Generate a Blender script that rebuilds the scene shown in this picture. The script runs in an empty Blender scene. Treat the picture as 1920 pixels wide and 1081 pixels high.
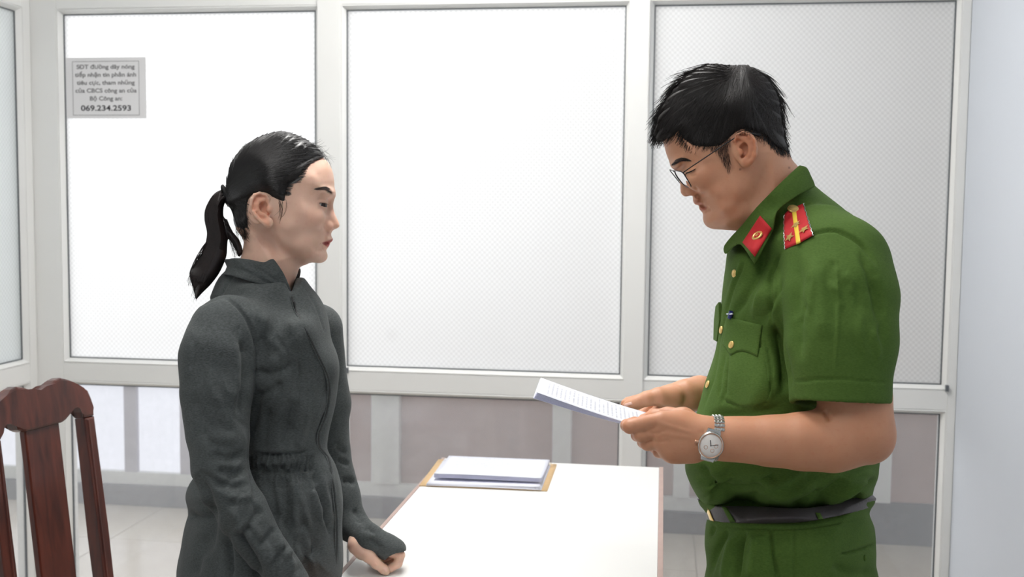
import bpy, bmesh, math, random
import numpy as np
from mathutils import Vector, Matrix

SC = bpy.context.scene
COL = SC.collection

# ------------------------------------------------------------------ camera
F_PX = 2017.0; IW, IH = 1920.0, 1081.0
YAW, PIT, ROL = .139, .0732, .0104
CAMZ = 1.38
_fw = np.array([-math.sin(YAW), math.cos(YAW), 0.]); _rt = np.array([math.cos(YAW), math.sin(YAW), 0.]); _ez = np.array([0, 0, 1.])
CF = _fw * math.cos(PIT) - _ez * math.sin(PIT)
_u0 = _fw * math.sin(PIT) + _ez * math.cos(PIT)
CR = math.cos(ROL) * _rt + math.sin(ROL) * _u0
CU = math.cos(ROL) * _u0 - math.sin(ROL) * _rt
CO = np.array([0., 0., CAMZ])
cam = bpy.data.cameras.new('camera'); camo = bpy.data.objects.new('camera', cam); COL.objects.link(camo)
cam.sensor_width = 36; cam.lens = F_PX / IW * 36; cam.clip_start = .05
m = Matrix(((CR[0], CU[0], -CF[0], CO[0]), (CR[1], CU[1], -CF[1], CO[1]), (CR[2], CU[2], -CF[2], CO[2]), (0, 0, 0, 1)))
camo.matrix_world = m
cam.dof.use_dof = True; cam.dof.focus_distance = 1.66; cam.dof.aperture_fstop = 7.0
SC.camera = camo

# ------------------------------------------------------------------ world, exposure
w = bpy.data.worlds.new('world'); SC.world = w; w.use_nodes = True
w.node_tree.nodes['Background'].inputs[0].default_value = (.97, .98, 1, 1)
w.node_tree.nodes['Background'].inputs[1].default_value = .75
SC.view_settings.view_transform = 'Standard'; SC.view_settings.look = 'None'
SC.view_settings.gamma = 1; SC.view_settings.use_curve_mapping = False
SC.view_settings.exposure = 0.34
LAMP = 15.0            # ceiling panel emission
DAYLIT = 3.0          # corridor windows

# ------------------------------------------------------------------ helpers
def lin(c):
    if isinstance(c, str):
        c = [int(c[i:i+2], 16) for i in (0, 2, 4)]
    return tuple(((v/255)/12.92 if v/255 <= .04045 else ((v/255+.055)/1.055)**2.4) for v in c)

class NT:
    def __init__(s, name):
        s.m = bpy.data.materials.new(name); s.m.use_nodes = True
        s.t = s.m.node_tree; s.t.nodes.clear()
        s.out = s.t.nodes.new('ShaderNodeOutputMaterial')
    def n(s, typ, **kw):
        nd = s.t.nodes.new(typ)
        for k, v in kw.items():
            if k == 'i':
                for kk, vv in v.items():
                    if isinstance(vv, bpy.types.NodeSocket): s.t.links.new(vv, nd.inputs[kk])
                    else: nd.inputs[kk].default_value = vv
            else: setattr(nd, k, v)
        return nd
    def l(s, a, b): s.t.links.new(a, b)
    def math(s, op, a, b=0.0):
        return s.n('ShaderNodeMath', operation=op, i={0: a, 1: b}).outputs[0]
    def mix(s, fac, a, b):
        nd = s.n('ShaderNodeMix', data_type='RGBA')
        for k, v in ((0, fac), (6, a), (7, b)):
            if isinstance(v, bpy.types.NodeSocket): s.l(v, nd.inputs[k])
            else: nd.inputs[k].default_value = v if k == 0 else (tuple(v)+(1,))[:4]
        return nd.outputs[2]

MATS = {}
def mat(name, col, rough=.6, metal=0., spec=.5, noise=0., nscale=20., bump=0., bscale=200., sss=0., coat=0., sheen=0., stretch=None, attr=False, dark=None):
    """a plain procedural material: base colour with a little noise, fine bump"""
    if name in MATS: return MATS[name]
    N = NT(name); c = lin(col) if not isinstance(col[0], float) else col
    p = N.n('ShaderNodeBsdfPrincipled', i={'Roughness': rough, 'Metallic': metal, 'Specular IOR Level': spec, 'Coat Weight': coat, 'Sheen Weight': sheen})
    p.inputs['Base Color'].default_value = (*c, 1)
    tc = N.n('ShaderNodeTexCoord').outputs['Object']
    if stretch: tc = N.n('ShaderNodeMapping', i={0: tc, 3: stretch}).outputs[0]
    cs = None
    if noise:
        nz = N.n('ShaderNodeTexNoise', i={'Vector': tc, 'Scale': nscale, 'Detail': 5.})
        d = lin(dark) if dark else tuple(v*.6 for v in c)
        fac = N.math('MULTIPLY', N.n('ShaderNodeMapRange', i={0: nz.outputs[0], 1: .3, 2: .7}).outputs[0], noise)
        cs = N.mix(fac, c, d)
    if attr:
        a = N.n('ShaderNodeVertexColor', layer_name='Col').outputs[0]
        mm = N.n('ShaderNodeMix', data_type='RGBA', blend_type='MULTIPLY'); mm.inputs[0].default_value = 1
        if cs: N.l(cs, mm.inputs[6])
        else: mm.inputs[6].default_value = (*c, 1)
        N.l(a, mm.inputs[7]); cs = mm.outputs[2]
    if cs: N.l(cs, p.inputs['Base Color'])
    if bump:
        nb = N.n('ShaderNodeTexNoise', i={'Vector': tc, 'Scale': bscale, 'Detail': 3.})
        b = N.n('ShaderNodeBump', i={'Strength': bump, 'Distance': .001, 'Height': nb.outputs[0]})
        N.l(b.outputs[0], p.inputs['Normal'])
    if sss:
        p.inputs['Subsurface Weight'].default_value = sss
        p.inputs['Subsurface Radius'].default_value = (.010, .0040, .0022); p.inputs['Subsurface Scale'].default_value = 1.0
    N.l(p.outputs[0], N.out.inputs[0]); MATS[name] = N.m
    return N.m

def emat(name, col, strength):
    N = NT(name); e = N.n('ShaderNodeEmission', i={0: (*lin(col), 1), 1: strength}); N.l(e.outputs[0], N.out.inputs[0]); return N.m

def props(o, label=None, cat=None, group=None, kind=None):
    for k, v in (('label', label), ('category', cat), ('group', group), ('kind', kind)):
        if v: o[k] = v
    return o
def empty(name, loc=(0, 0, 0), **kw):
    o = bpy.data.objects.new(name, None); COL.objects.link(o); o.location = loc; o.empty_display_size = .05
    return props(o, **kw)
def link(name, me, mt, parent=None, smooth=False, **kw):
    """me given in world coordinates; the parent is an unrotated Empty or mesh"""
    o = bpy.data.objects.new(name, me); COL.objects.link(o)
    if mt: me.materials.append(mt)
    if smooth: me.polygons.foreach_set('use_smooth', [True]*len(me.polygons))
    if parent is not None:
        o.parent = parent
        L = Vector((0, 0, 0)); p = parent
        while p is not None: L += p.location; p = p.parent
        o.location = -L
    return props(o, **kw)
def mesh_np(name, V, Fs):
    me = bpy.data.meshes.new(name)
    me.from_pydata([tuple(map(float, v)) for v in V], [], [tuple(map(int, f)) for f in Fs]); me.update(); return me
def mesh_fast(name, V, Q):
    """vectorised quad/tri mesh"""
    V = np.asarray(V, np.float32); Q = np.asarray(Q, np.int32); k = Q.shape[1]
    me = bpy.data.meshes.new(name)
    me.vertices.add(len(V)); me.vertices.foreach_set('co', V.ravel())
    me.loops.add(Q.size); me.loops.foreach_set('vertex_index', Q.ravel())
    me.polygons.add(len(Q)); me.polygons.foreach_set('loop_start', np.arange(0, Q.size, k, dtype=np.int32))
    me.polygons.foreach_set('loop_total', np.full(len(Q), k, np.int32))
    me.update(calc_edges=True); return me
def bm_mesh(name, bm):
    bmesh.ops.recalc_face_normals(bm, faces=bm.faces[:])
    me = bpy.data.meshes.new(name); bm.to_mesh(me); bm.free(); return me
def box_bm(bm, x0, x1, y0, y1, z0, z1, M=None):
    r = bmesh.ops.create_cube(bm, size=1)
    for v in r['verts']:
        v.co = Vector(((x0+x1)/2+v.co.x*(x1-x0), (y0+y1)/2+v.co.y*(y1-y0), (z0+z1)/2+v.co.z*(z1-z0)))
        if M: v.co = M @ v.co
    return r['verts']
def box(name, x0, x1, y0, y1, z0, z1, mt, parent=None, bev=0., M=None, **kw):
    bm = bmesh.new(); box_bm(bm, x0, x1, y0, y1, z0, z1, M)
    if bev: bmesh.ops.bevel(bm, geom=bm.edges[:], offset=bev, segments=2, affect='EDGES', profile=.6)
    return link(name, bm_mesh(name, bm), mt, parent, **kw)
def prism(name, poly, thick, M, mt, parent=None, bev=0., seg=2, **kw):
    """extrude a closed 2-D outline by thick, local z centred, placed by M"""
    bm = bmesh.new()
    a = [bm.verts.new((x, y, -thick/2)) for x, y in poly]; b = [bm.verts.new((x, y, thick/2)) for x, y in poly]
    fa = bm.faces.new(a[::-1]); fb = bm.faces.new(b)
    n = len(poly)
    for i in range(n): bm.faces.new((a[i], a[(i+1) % n], b[(i+1) % n], b[i]))
    if bev:
        ed = [e for f in (fa, fb) for e in f.edges]
        bmesh.ops.bevel(bm, geom=list(set(ed)), offset=bev, segments=seg, affect='EDGES', profile=.5)
    bmesh.ops.triangulate(bm, faces=[f for f in bm.faces if len(f.verts) > 4])
    bmesh.ops.transform(bm, matrix=M, verts=bm.verts[:])
    return link(name, bm_mesh(name, bm), mt, parent, **kw)
def lathe(name, prof, M, mt, parent=None, n=24, smooth=True, **kw):
    V = []; Q = []
    for r, z in prof:
        for k in range(n):
            a = 2*math.pi*k/n; V.append(M @ Vector((r*math.cos(a), r*math.sin(a), z)))
    for i in range(len(prof)-1):
        for k in range(n):
            Q.append((i*n+k, i*n+(k+1) % n, (i+1)*n+(k+1) % n, (i+1)*n+k))
    return link(name, mesh_np(name, V, Q), mt, parent, smooth=smooth, **kw)
def frame_M(o, x, y, z):
    return Matrix(((x[0], y[0], z[0], o[0]), (x[1], y[1], z[1], o[1]), (x[2], y[2], z[2], o[2]), (0, 0, 0, 1)))

def ray(px, py): return CF + CR*(px-960)/F_PX - CU*(py-540.5)/F_PX
def PW(px, py, d): return CO + ray(px, py)*d                     # pixel + depth -> world
def on_z(px, py, z): r = ray(px, py); return CO + r*((z-CAMZ)/r[2])
def on_y(px, py, y): r = ray(px, py); return CO + r*(y/r[1])
# ------------------------------------------------------------------ room
YW = 3.30; XL = -2.04; XR = .862; YB = -1.3; ZC = 2.75
YFAR = 4.63
white_al = mat('white_aluminium', (228, 228, 226), .38, spec=.5, noise=.10, nscale=6, bump=.05, bscale=60, dark=(212, 212, 208))
plaster = mat('wall_plaster', (206, 211, 219), .85, noise=.25, nscale=3, bump=.25, bscale=90, dark=(198, 204, 213))
gasket = mat('rubber_gasket', (96, 100, 104), .6)

def tile_floor():
    N = NT('floor_tiles'); tc = N.n('ShaderNodeTexCoord').outputs['Object']
    nz = N.n('ShaderNodeTexNoise', i={'Vector': tc, 'Scale': 5., 'Detail': 6.})
    c = N.mix(nz.outputs[0], lin((205, 199, 188)), lin((188, 180, 168)))
    p = N.n('ShaderNodeBsdfPrincipled', i={'Base Color': c, 'Roughness': .16, 'Specular IOR Level': .5})
    N.l(p.outputs[0], N.out.inputs[0]); return N.m
tile_m = tile_floor()
grout = mat('grout', (150, 145, 138), .9)
floor = box('floor', -5.2, 4.2, YB, 7.2, -.06, -.004, grout, kind='structure')
# 60 cm tiles, each its own piece (those that can be seen through the glass and under the table)
tile_me = None
for i in range(-6, 5):
    for j in range(2, 8):
        x0, y0 = i*.6+.155, j*.6-.085
        if tile_me is None:
            bm = bmesh.new(); box_bm(bm, 0, .597, 0, .597, -.01, 0)
            bmesh.ops.bevel(bm, geom=[e for e in bm.edges if all(v.co.z > -.001 for v in e.verts)], offset=.0012, segments=1, affect='EDGES')
            tile_me = bm_mesh('tile', bm); tile_me.materials.append(tile_m)
        o = bpy.data.objects.new('tile', tile_me); COL.objects.link(o); o.parent = floor; o.location = (x0, y0, 0)
box('ceiling', XL-.1, XR+.1, YB, YW+.1, ZC, ZC+.06, mat('ceiling_paint', (240, 240, 238), .9, noise=.1, nscale=2), kind='structure')
box('wall_right', XR, XR+.1, YB, YW+.06, 0, ZC, plaster, kind='structure')
box('wall_rear', XL-.1, XR+.1, YB-.1, YB, 0, ZC, plaster, kind='structure')
box('baseboard_right', XR-.012, XR, YB, YW-.03, 0, .1, mat('granite_skirting', (120, 122, 124), .35, noise=.5, nscale=60), kind='structure')

# frosted, dimpled glass: light comes through it, nothing can be made out behind it
def frosted(name, tint, haze=.0):
    N = NT(name); tc = N.n('ShaderNodeTexCoord').outputs['Object']
    s = N.n('ShaderNodeSeparateXYZ', i={0: tc})
    u = N.math('ADD', s.outputs[0], s.outputs[1])
    a = N.math('COSINE', N.math('MULTIPLY', u, 395.)); b = N.math('COSINE', N.math('MULTIPLY', s.outputs[2], 383.))
    pat = N.n('ShaderNodeMapRange', i={0: N.math('MULTIPLY', a, b), 1: -1., 2: 1.}).outputs[0]
    nz = N.n('ShaderNodeTexNoise', i={'Vector': tc, 'Scale': 2.2, 'Detail': 3.}).outputs[0]
    # one faint smudge on the middle pane
    dv = N.n('ShaderNodeVectorMath', operation='DISTANCE', i={0: tc, 1: tuple(on_y(735, 628, YW))}).outputs['Value']
    sm = N.math('MULTIPLY', N.n('ShaderNodeMapRange', interpolation_type='SMOOTHSTEP', i={0: dv, 1: .004, 2: .034, 3: .16, 4: 0.}).outputs[0], 1.0)
    c = N.mix(N.math('ADD', N.math('MULTIPLY', pat, .8), sm), tuple(v for v in lin(tint)), tuple(v*.80 for v in lin(tint)))
    bp = N.n('ShaderNodeBump', i={'Strength': .35, 'Distance': .002, 'Height': pat})
    tr = N.n('ShaderNodeBsdfTranslucent', i={0: c})
    df = N.n('ShaderNodeBsdfDiffuse', i={0: c, 'Normal': bp.outputs[0]})
    gl = N.n('ShaderNodeBsdfGlossy', i={0: (1, 1, 1, 1), 'Roughness': .35, 'Normal': bp.outputs[0]})
    m1 = N.n('ShaderNodeMixShader', i={0: .16, 1: tr.outputs[0], 2: df.outputs[0]})
    m2 = N.n('ShaderNodeMixShader', i={0: .05, 1: m1.outputs[0], 2: gl.outputs[0]})
    N.l(m2.outputs[0], N.out.inputs[0]); return N.m
def hazy(name, fac, col):
    N = NT(name); tc = N.n('ShaderNodeTexCoord').outputs['Object']
    nz = N.n('ShaderNodeTexNoise', i={'Vector': tc, 'Scale': 9., 'Detail': 8., 'Roughness': .7}).outputs[0]
    fz = N.n('ShaderNodeMapRange', i={0: nz, 1: .3, 2: .75, 3: fac*.75, 4: fac*1.25}).outputs[0]
    t = N.n('ShaderNodeBsdfTransparent', i={0: (.97, .98, .98, 1)})
    d = N.n('ShaderNodeBsdfTranslucent', i={0: (*lin(col), 1)}); d2 = N.n('ShaderNodeBsdfDiffuse', i={0: (*lin(col), 1)})
    dd = N.n('ShaderNodeMixShader', i={0: .5, 1: d.outputs[0], 2: d2.outputs[0]})
    a = N.n('ShaderNodeMixShader', i={0: fz, 1: t.outputs[0], 2: dd.outputs[0]})
    g = N.n('ShaderNodeBsdfGlossy', i={0: (1, 1, 1, 1), 'Roughness': .05})
    b = N.n('ShaderNodeMixShader', i={0: .04, 1: a.outputs[0], 2: g.outputs[0]})
    N.l(b.outputs[0], N.out.inputs[0]); return N.m
glass_up = frosted('frosted_glass', (246, 247, 247))
glass_lo = hazy('hazy_clear_glass', .17, (222, 222, 226))
glass_left = frosted('frosted_glass_grey', (240, 243, 243))

def sweep_frame(name, corners, prof, mt, parent, origin, ax, ay, az):
    """mitred rectangular frame: corners (u0,u1,v0,v1); prof = list of (inset, proud)"""
    u0, u1, v0, v1 = corners; V = []; Q = []
    for ins, pr in prof:
        for (u, v) in ((u0+ins, v0+ins), (u1-ins, v0+ins), (u1-ins, v1-ins), (u0+ins, v1-ins)):
            V.append(origin + ax*u + az*v + ay*pr)
    for i in range(len(prof)-1):
        for k in range(4): Q.append((i*4+k, i*4+(k+1) % 4, (i+1)*4+(k+1) % 4, (i+1)*4+k))
    return link(name, mesh_np(name, V, Q), mt, parent)

def partition(name, origin, ax, ay, uposts, rails, gmats, zmax):
    """aluminium glazed partition. ay points into the room. uposts: (u0,u1) posts; rails: (z0,z1)"""
    root = empty(name, tuple(origin), kind='structure'); az = Vector((0, 0, 1)); o = Vector(origin)
    def member(nm, u0, u1, z0, z1, pr, back=-.035):
        bm = bmesh.new(); vs = box_bm(bm, u0, u1, back, pr, z0, z1)
        bmesh.ops.bevel(bm, geom=bm.edges[:], offset=.0025, segments=2, affect='EDGES')
        bmesh.ops.transform(bm, matrix=frame_M(o, ax, ay, az), verts=bm.verts[:])
        link(nm, bm_mesh(nm, bm), white_al, root)
    for (u0, u1, pr) in uposts: member('post', u0, u1, 0, zmax, pr)
    for a, b in zip(uposts[:-1], uposts[1:]):
        for (z0, z1) in rails: member('rail', a[1]-.004, b[0]+.004, z0, z1, .020)
        for k, (ra, rb) in enumerate(zip(rails[:-1], rails[1:])):
            u0, u1, z0, z1 = a[1], b[0], ra[1], rb[0]
            g = sweep_frame('glazing_bead', (u0-.001, u1+.001, z0-.001, z1+.001), [(0, -.03), (0, .019), (.003, .0205), (.013, .004), (.013, -.03)], white_al, root, o, ax, ay, az)
            sweep_frame('gasket', (u0+.0128, u1-.0128, z0+.0128, z1-.0128), [(0, -.004), (0, .0035), (.0028, .0035), (.0028, -.004)], gasket, g, o, ax, ay, az)
            bm = bmesh.new(); box_bm(bm, u0+.008, u1-.008, -.003, .0, z0+.008, z1-.008)
            bmesh.ops.transform(bm, matrix=frame_M(o, ax, ay, az), verts=bm.verts[:])
            link('glass_pane', bm_mesh('glass_pane', bm), gmats[k], root)
    return root
B = .0135
zt, zb, zl = CAMZ+.6125, CAMZ-.502, CAMZ-.591
X0, X1, X2, X3, X4, X5 = -1.9355, -1.0909, -.989, -.124, -.038, .822
vx = Vector((1, 0, 0)); vy = Vector((0, -1, 0))
rails = [(0, .10), (zl+B, zb-B), (zt+B, zt+B+.09), (ZC-.06, ZC)]
partition('wall_back', (0, YW, 0), vx, vy,
          [(XL-.01, X0-B, .022), (X1+B, X2-B, .030), (X3+B, X4-B, .030), (X5+B, XR+.0, .022)], rails, [glass_lo, glass_up, glass_up], ZC)
for cx_, cz_ in ((X1+B+.004, zb-.008), (X5+B+.006, zb-.004)):
    box('corner_clip', cx_+.086 if cx_ < 0 else cx_-.012, cx_+.094 if cx_ < 0 else cx_-.004, YW-.033, YW-.020, cz_-.012, cz_+.006, gasket, bpy.data.objects['wall_back'])
# left partition, square to the back one
wl = partition('wall_left', (XL-.02, YW-.021, 0), Vector((0, -1, 0)), Vector((1, 0, 0)),
          [(0, .045, .02), (.99, 1.08, .026), (2.0, 2.09, .026), (3.0, 3.09, .026), (4.4, 4.5, .02)],
          rails, [glass_lo, glass_left, glass_left], ZC)

# ------------------------------------------------------------------ the corridor behind the glass
corr_w = mat('corridor_paint', (186, 178, 170), .8, noise=.3, nscale=3, dark=(172, 164, 156))
pinkp = mat('corridor_panel', (172, 152, 148), .55, noise=.5, nscale=4, dark=(140, 122, 120))
skirt = mat('corridor_skirting', (112, 116, 120), .3, noise=.5, nscale=40, dark=(90, 94, 98))
daylow = emat('daylit_lower_window', (244, 245, 255), DAYLIT*.30)
daylight = emat('daylit_frosted_window', (254, 253, 255), DAYLIT)
FX = [on_y(p, 900, YFAR)[0] for p in (100, 372, 404, 700, 752, 1036, 1071, 1205, 1240)]
cr = empty('wall_corridor', (0, YFAR, 0), kind='structure')
alu2 = mat('corridor_aluminium', (208, 210, 208), .45, noise=.1, nscale=5)
def cpart(nm, u0, u1, z0, z1, mt, y0=-.03, y1=.04): return box(nm, u0, u1, YFAR+y0, YFAR+y1, z0, z1, mt, cr, bev=.003 if y1-y0 > .03 else 0)
XE = on_y(1560, 900, YFAR)[0]
cpart('rail', -4.6, XE, .095, .155, alu2); cpart('rail', -4.6, XE, .80, .88, alu2); cpart('rail', -4.6, XE, 2.55, 2.7, alu2)
posts = [(-4.6, -4.5), (-3.35, -3.28), (FX[1]+.16, FX[2]+.16), (FX[3], FX[4]), (FX[5], FX[6]), (FX[8]+.05, FX[8]+.12), (XE-.06, XE)]
for a, b in posts: cpart('post', a, b, .155, 2.55, alu2, -.04, .045)
for i, (a, b) in enumerate(zip(posts[:-1], posts[1:])):
    lit = i in (0, 1)
    cpart('glass_pane', a[1], b[0], .155, .80, daylow if lit else pinkp, 0, .008)
    cpart('glass_pane', a[1], b[0], .88, 2.55, daylight if i < 5 else corr_w, 0, .008)
cpart('skirting', -4.6, XE, 0, .095, skirt, -.045, .05)
cpart('skirting', XE, 4.2, 0, .18, skirt, -.045, .05)
cpart('wall_panel', XE, 4.2, .18, 2.7, corr_w, -.03, .05)
cpart('dado_panel', XE+.02, 4.2, .18, .98, pinkp, -.038, -.03)
box('trim_1', on_y(1640, 900, YFAR)[0]-.04, on_y(1665, 900, YFAR)[0], YFAR-.06, YFAR-.031, .18, .98, alu2, kind='structure')
box('ceiling_corridor', -5.2, 4.2, YW+.04, YFAR+.1, 2.7, 2.76, MATS['ceiling_paint'], kind='structure')
# dark bars outside the daylit panes, seen blurred through them
for p in (240, 345):
    x = on_y(p, 800, YFAR-.05)[0]
    box('window_bar', x-.03, x+.03, YFAR-.03, YFAR-.005, .155, .80, mat('window_bar_grey', (176, 174, 182), .7), cr)

# ------------------------------------------------------------------ ceiling lamps
panel_e = emat('lamp_diffuser', (255, 253, 250), LAMP)
panel_dim = emat('lamp_diffuser_dim', (255, 253, 250), LAMP*.40)
lampf = mat('lamp_frame', (236, 236, 234), .4)
for k, (x, y, lab) in enumerate([(-.45, 2.15, 'flat white ceiling light panel above the table'), (-.55, .15, 'flat white ceiling light panel nearest the rear wall')]):
    L = empty('ceiling_light', (x, y, ZC), label=lab, cat='ceiling light', group='ceiling light panels')
    sweep_frame('frame', (-.32, .32, -.62, .62), [(0, 0), (0, .03), (.02, .03), (.02, .012)], lampf, L, Vector((x, y, ZC)), Vector((1, 0, 0)), Vector((0, 0, -1)), Vector((0, 1, 0)))
    box('diffuser', x-.30, x+.30, y-.60, y+.60, ZC-.016, ZC-.010, panel_e if k == 0 else panel_dim, L)
# ------------------------------------------------------------------ table
TZ = .75
tx0, tx1, ty0, ty1 = -.545, .012, 1.42, 2.645
lam = mat('white_laminate', (222, 222, 220), .42, spec=.4, noise=.06, nscale=4, dark=(214, 214, 212))
edge = mat('brown_edge_band', (176, 152, 144), .5, noise=.35, nscale=30, dark=(150, 128, 120))
T = empty('desk', ((tx0+tx1)/2, (ty0+ty1)/2, 0), label='white topped desk with brown edging between the two standing people', cat='desk')
box('tabletop', tx0+.008, tx1-.010, ty0+.008, ty1-.004, TZ-.025, TZ, lam, T, bev=.0015)
for a in ((tx0, tx0+.008, ty0, ty1), (tx1-.010, tx1, ty0, ty1), (tx0+.008, tx1-.010, ty0, ty0+.008)):
    box('edge_band', *a, TZ-.026, TZ+.0005, edge, T, bev=.001)
for x in (tx0+.02, tx1-.038):
    box('side_panel', x, x+.018, ty0+.04, ty1-.04, 0, TZ-.026, edge, T)
box('modesty_panel', tx0+.038, tx1-.038, ty1-.12, ty1-.10, .25, TZ-.026, edge, T)

# ------------------------------------------------------------------ papers on the desk
def paper_mat(name, scale_rows, lo=.35, mir=False, tint=(216, 218, 228), ink=(84, 86, 100)):
    """white paper with rows of small illegible print (UV space)"""
    N = NT(name); uv = N.n('ShaderNodeUVMap').outputs[0]; s = N.n('ShaderNodeSeparateXYZ', i={0: uv})
    row = N.math('FRACT', N.math('MULTIPLY', s.outputs[1], scale_rows))
    inrow = N.math('MULTIPLY', N.math('GREATER_THAN', row, .35), N.math('LESS_THAN', row, .7))
    rid = N.math('FLOOR', N.math('MULTIPLY', s.outputs[1], scale_rows))
    vec = N.n('ShaderNodeCombineXYZ', i={0: N.math('MULTIPLY', s.outputs[0], 70.), 1: N.math('MULTIPLY', rid, 3.7)}).outputs[0]
    nz = N.n('ShaderNodeTexNoise', i={'Vector': vec, 'Scale': 1., 'Detail': 2.}).outputs[0]
    wn = N.n('ShaderNodeTexWhiteNoise', noise_dimensions='1D', i={'W': rid}).outputs[0]
    ends = N.math('LESS_THAN', s.outputs[0], N.math('ADD', .60, N.math('MULTIPLY', wn, .33)))
    ok = N.math('MULTIPLY', N.math('MULTIPLY', N.math('GREATER_THAN', s.outputs[0], .1), ends), N.math('MULTIPLY', N.math('GREATER_THAN', s.outputs[1], .07), N.math('LESS_THAN', s.outputs[1], .93)))
    fac = N.math('MULTIPLY', N.math('MULTIPLY', inrow, ok), N.math('GREATER_THAN', nz, .46))
    fac = N.math('MULTIPLY', fac, lo)
    c = N.mix(fac, lin(tint), lin(ink))
    p = N.n('ShaderNodeBsdfPrincipled', i={'Base Color': c, 'Roughness': .75, 'Specular IOR Level': .2})
    N.l(p.outputs[0], N.out.inputs[0]); return N.m
printed = paper_mat('printed_paper', 34)
blankp = mat('paper_white', (218, 219, 228), .8, spec=.2)
bluep = mat('paper_bluish_back', (226, 227, 248), .8, spec=.2)
kraft = mat('kraft_card', (214, 182, 138), .75, noise=.25, nscale=60, dark=(196, 162, 118))

def sheet(name, corners, nu, nv, zfun, mt, parent=None, thick=.0006, **kw):
    """thin curved sheet: corners a(0,0) b(1,0) c(1,1) d(0,1) in world; zfun(u,v) lift along z"""
    a, b, c, d = [np.array(p, float) for p in corners]; V = []; UV = []
    for side in (0, 1):
        for j in range(nv+1):
            for i in range(nu+1):
                u, v = i/nu, j/nv
                p = a*(1-u)*(1-v)+b*u*(1-v)+c*u*v+d*(1-u)*v
                V.append(p+np.array(zfun(u, v))-np.array((0, 0, thick*side))); UV.append((u, v))
    n = (nu+1)*(nv+1); Fc = []
    I = lambda i, j, s: s*n+j*(nu+1)+i
    for j in range(nv):
        for i in range(nu):
            Fc.append((I(i, j, 0), I(i+1, j, 0), I(i+1, j+1, 0), I(i, j+1, 0)))
            Fc.append((I(i, j, 1), I(i, j+1, 1), I(i+1, j+1, 1), I(i+1, j, 1)))
    for i in range(nu):
        Fc.append((I(i, 0, 0), I(i, 0, 1), I(i+1, 0, 1), I(i+1, 0, 0))); Fc.append((I(i, nv, 0), I(i+1, nv, 0), I(i+1, nv, 1), I(i, nv, 1)))
    for j in range(nv):
        Fc.append((I(0, j, 0), I(0, j+1, 0), I(0, j+1, 1), I(0, j, 1))); Fc.append((I(nu, j, 0), I(nu, j, 1), I(nu, j+1, 1), I(nu, j+1, 0)))
    me = mesh_np(name, V, Fc); uvl = me.uv_layers.new(name='UVMap')
    for l in me.loops: uvl.data[l.index].uv = UV[l.vertex_index]
    return link(name, me, mt, parent, smooth=True, **kw)
Z3 = lambda f: (lambda u, v: (0, 0, f(u, v)))
fc = [on_z(786, 911, TZ), on_z(1026, 921, TZ), on_z(1044, 871, TZ), on_z(822, 862, TZ)]
ctr = sum(fc)/4
FO = empty('document_folder', (ctr[0], ctr[1], TZ), label='open kraft card folder of documents lying at the far end of the desk', cat='folder')
up = lambda q, h: [p+np.array((0, 0, h)) for p in q]
ins = lambda q, s, dx=0, dy=0: [ctr+(p-ctr)*s+np.array((dx, dy, 0)) for p in q]
sheet('card_cover', up(fc, .0022), 8, 4, Z3(lambda u, v: 0), kraft, FO, .0018)
fl = [on_z(828, 865, TZ+.004), on_z(1030, 874, TZ+.004), on_z(1034, 866, TZ+.012), on_z(846, 857, TZ+.012)]
sheet('card_flap', fl, 8, 2, Z3(lambda u, v: .001*math.sin(u*5)), mat('cream_card', (240, 232, 214), .75), FO, .0012)
PS = empty('paper_stack', (ctr[0], ctr[1], TZ+.004), label='stack of white printed sheets with bluish underside lying in the kraft folder', cat='papers')
def bl(q, u0, u1, v0, v1):
    a, b, c, d = q; L = lambda u, v: a*(1-u)*(1-v)+b*u*(1-v)+c*u*v+d*(1-u)*v
    return [L(u0, v0), L(u1, v0), L(u1, v1), L(u0, v1)]
for k in range(5):
    q = bl(fc, .055+.002*k, .955-.004*k, -.01+.004*k, .9)
    sheet('sheet', up(q, .004+.0012*k), 16, 8, Z3(lambda u, v, k=k: .0012*math.sin(3*u+k)*(1-v)**3), blankp, PS, .0011)
for k in range(5):
    q = bl(fc, .10, .945, .10, .93)
    lift = lambda u, v, k=k: .0035+(.003+.0013*k)*(max(0, 1-v/.5))**1.6*(.8+.2*math.sin(2.6*u+.6))
    sheet('sheet', up(q, .0095+.0009*k), 16, 10, Z3(lift), printed if k == 4 else bluep, PS, .0007)

# ------------------------------------------------------------------ notice taped to the glass
ny = YW-.0045
nq = [on_y(125, 222, ny), on_y(275, 222, ny), on_y(277, 107, ny), on_y(122, 106, ny)]
NO = empty('notice', tuple((nq[0]+nq[1])/2), label='printed notice sheet stuck on the frosted glass behind the woman', cat='notice')
x0 = nq[0][0]; x1 = nq[1][0]; z0 = nq[0][2]; z1 = nq[2][2]
notice_m = mat('notice_paper', (222, 221, 222), .7, spec=.3)
inkm = mat('notice_ink', (112, 110, 112), .8, spec=.1); inkd = mat('notice_ink_dark', (64, 62, 66), .8, spec=.1)
box('sheet', x0, x1, ny-.0008, ny, z0, z1, notice_m, NO)
W_, H_ = x1-x0, z1-z0
u0, u1, v0, v1 = x0+W_*.085, x0+W_*.915, z0+H_*.05, z1-H_*.06
sweep_frame('printed_border', (u0-x0, u1-x0, v0-z0, v1-z0), [(0, 0), (0, .0004), (.0013, .0004), (.0013, 0)], inkm, NO, Vector((x0, ny-.0007, z0)), Vector((1, 0, 0)), Vector((0, -1, 0)), Vector((0, 0, 1)))
lines = ['SĐT đường dây nóng', 'tiếp nhận tin phản ánh', 'tiêu cực, tham nhũng', 'của CBCS công an của', 'Bộ Công an:', '069.234.2593']
widths = [.735, .775, .735, .775, .41, .635]; ys = [.845, .715, .585, .455, .325, .165]
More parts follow.
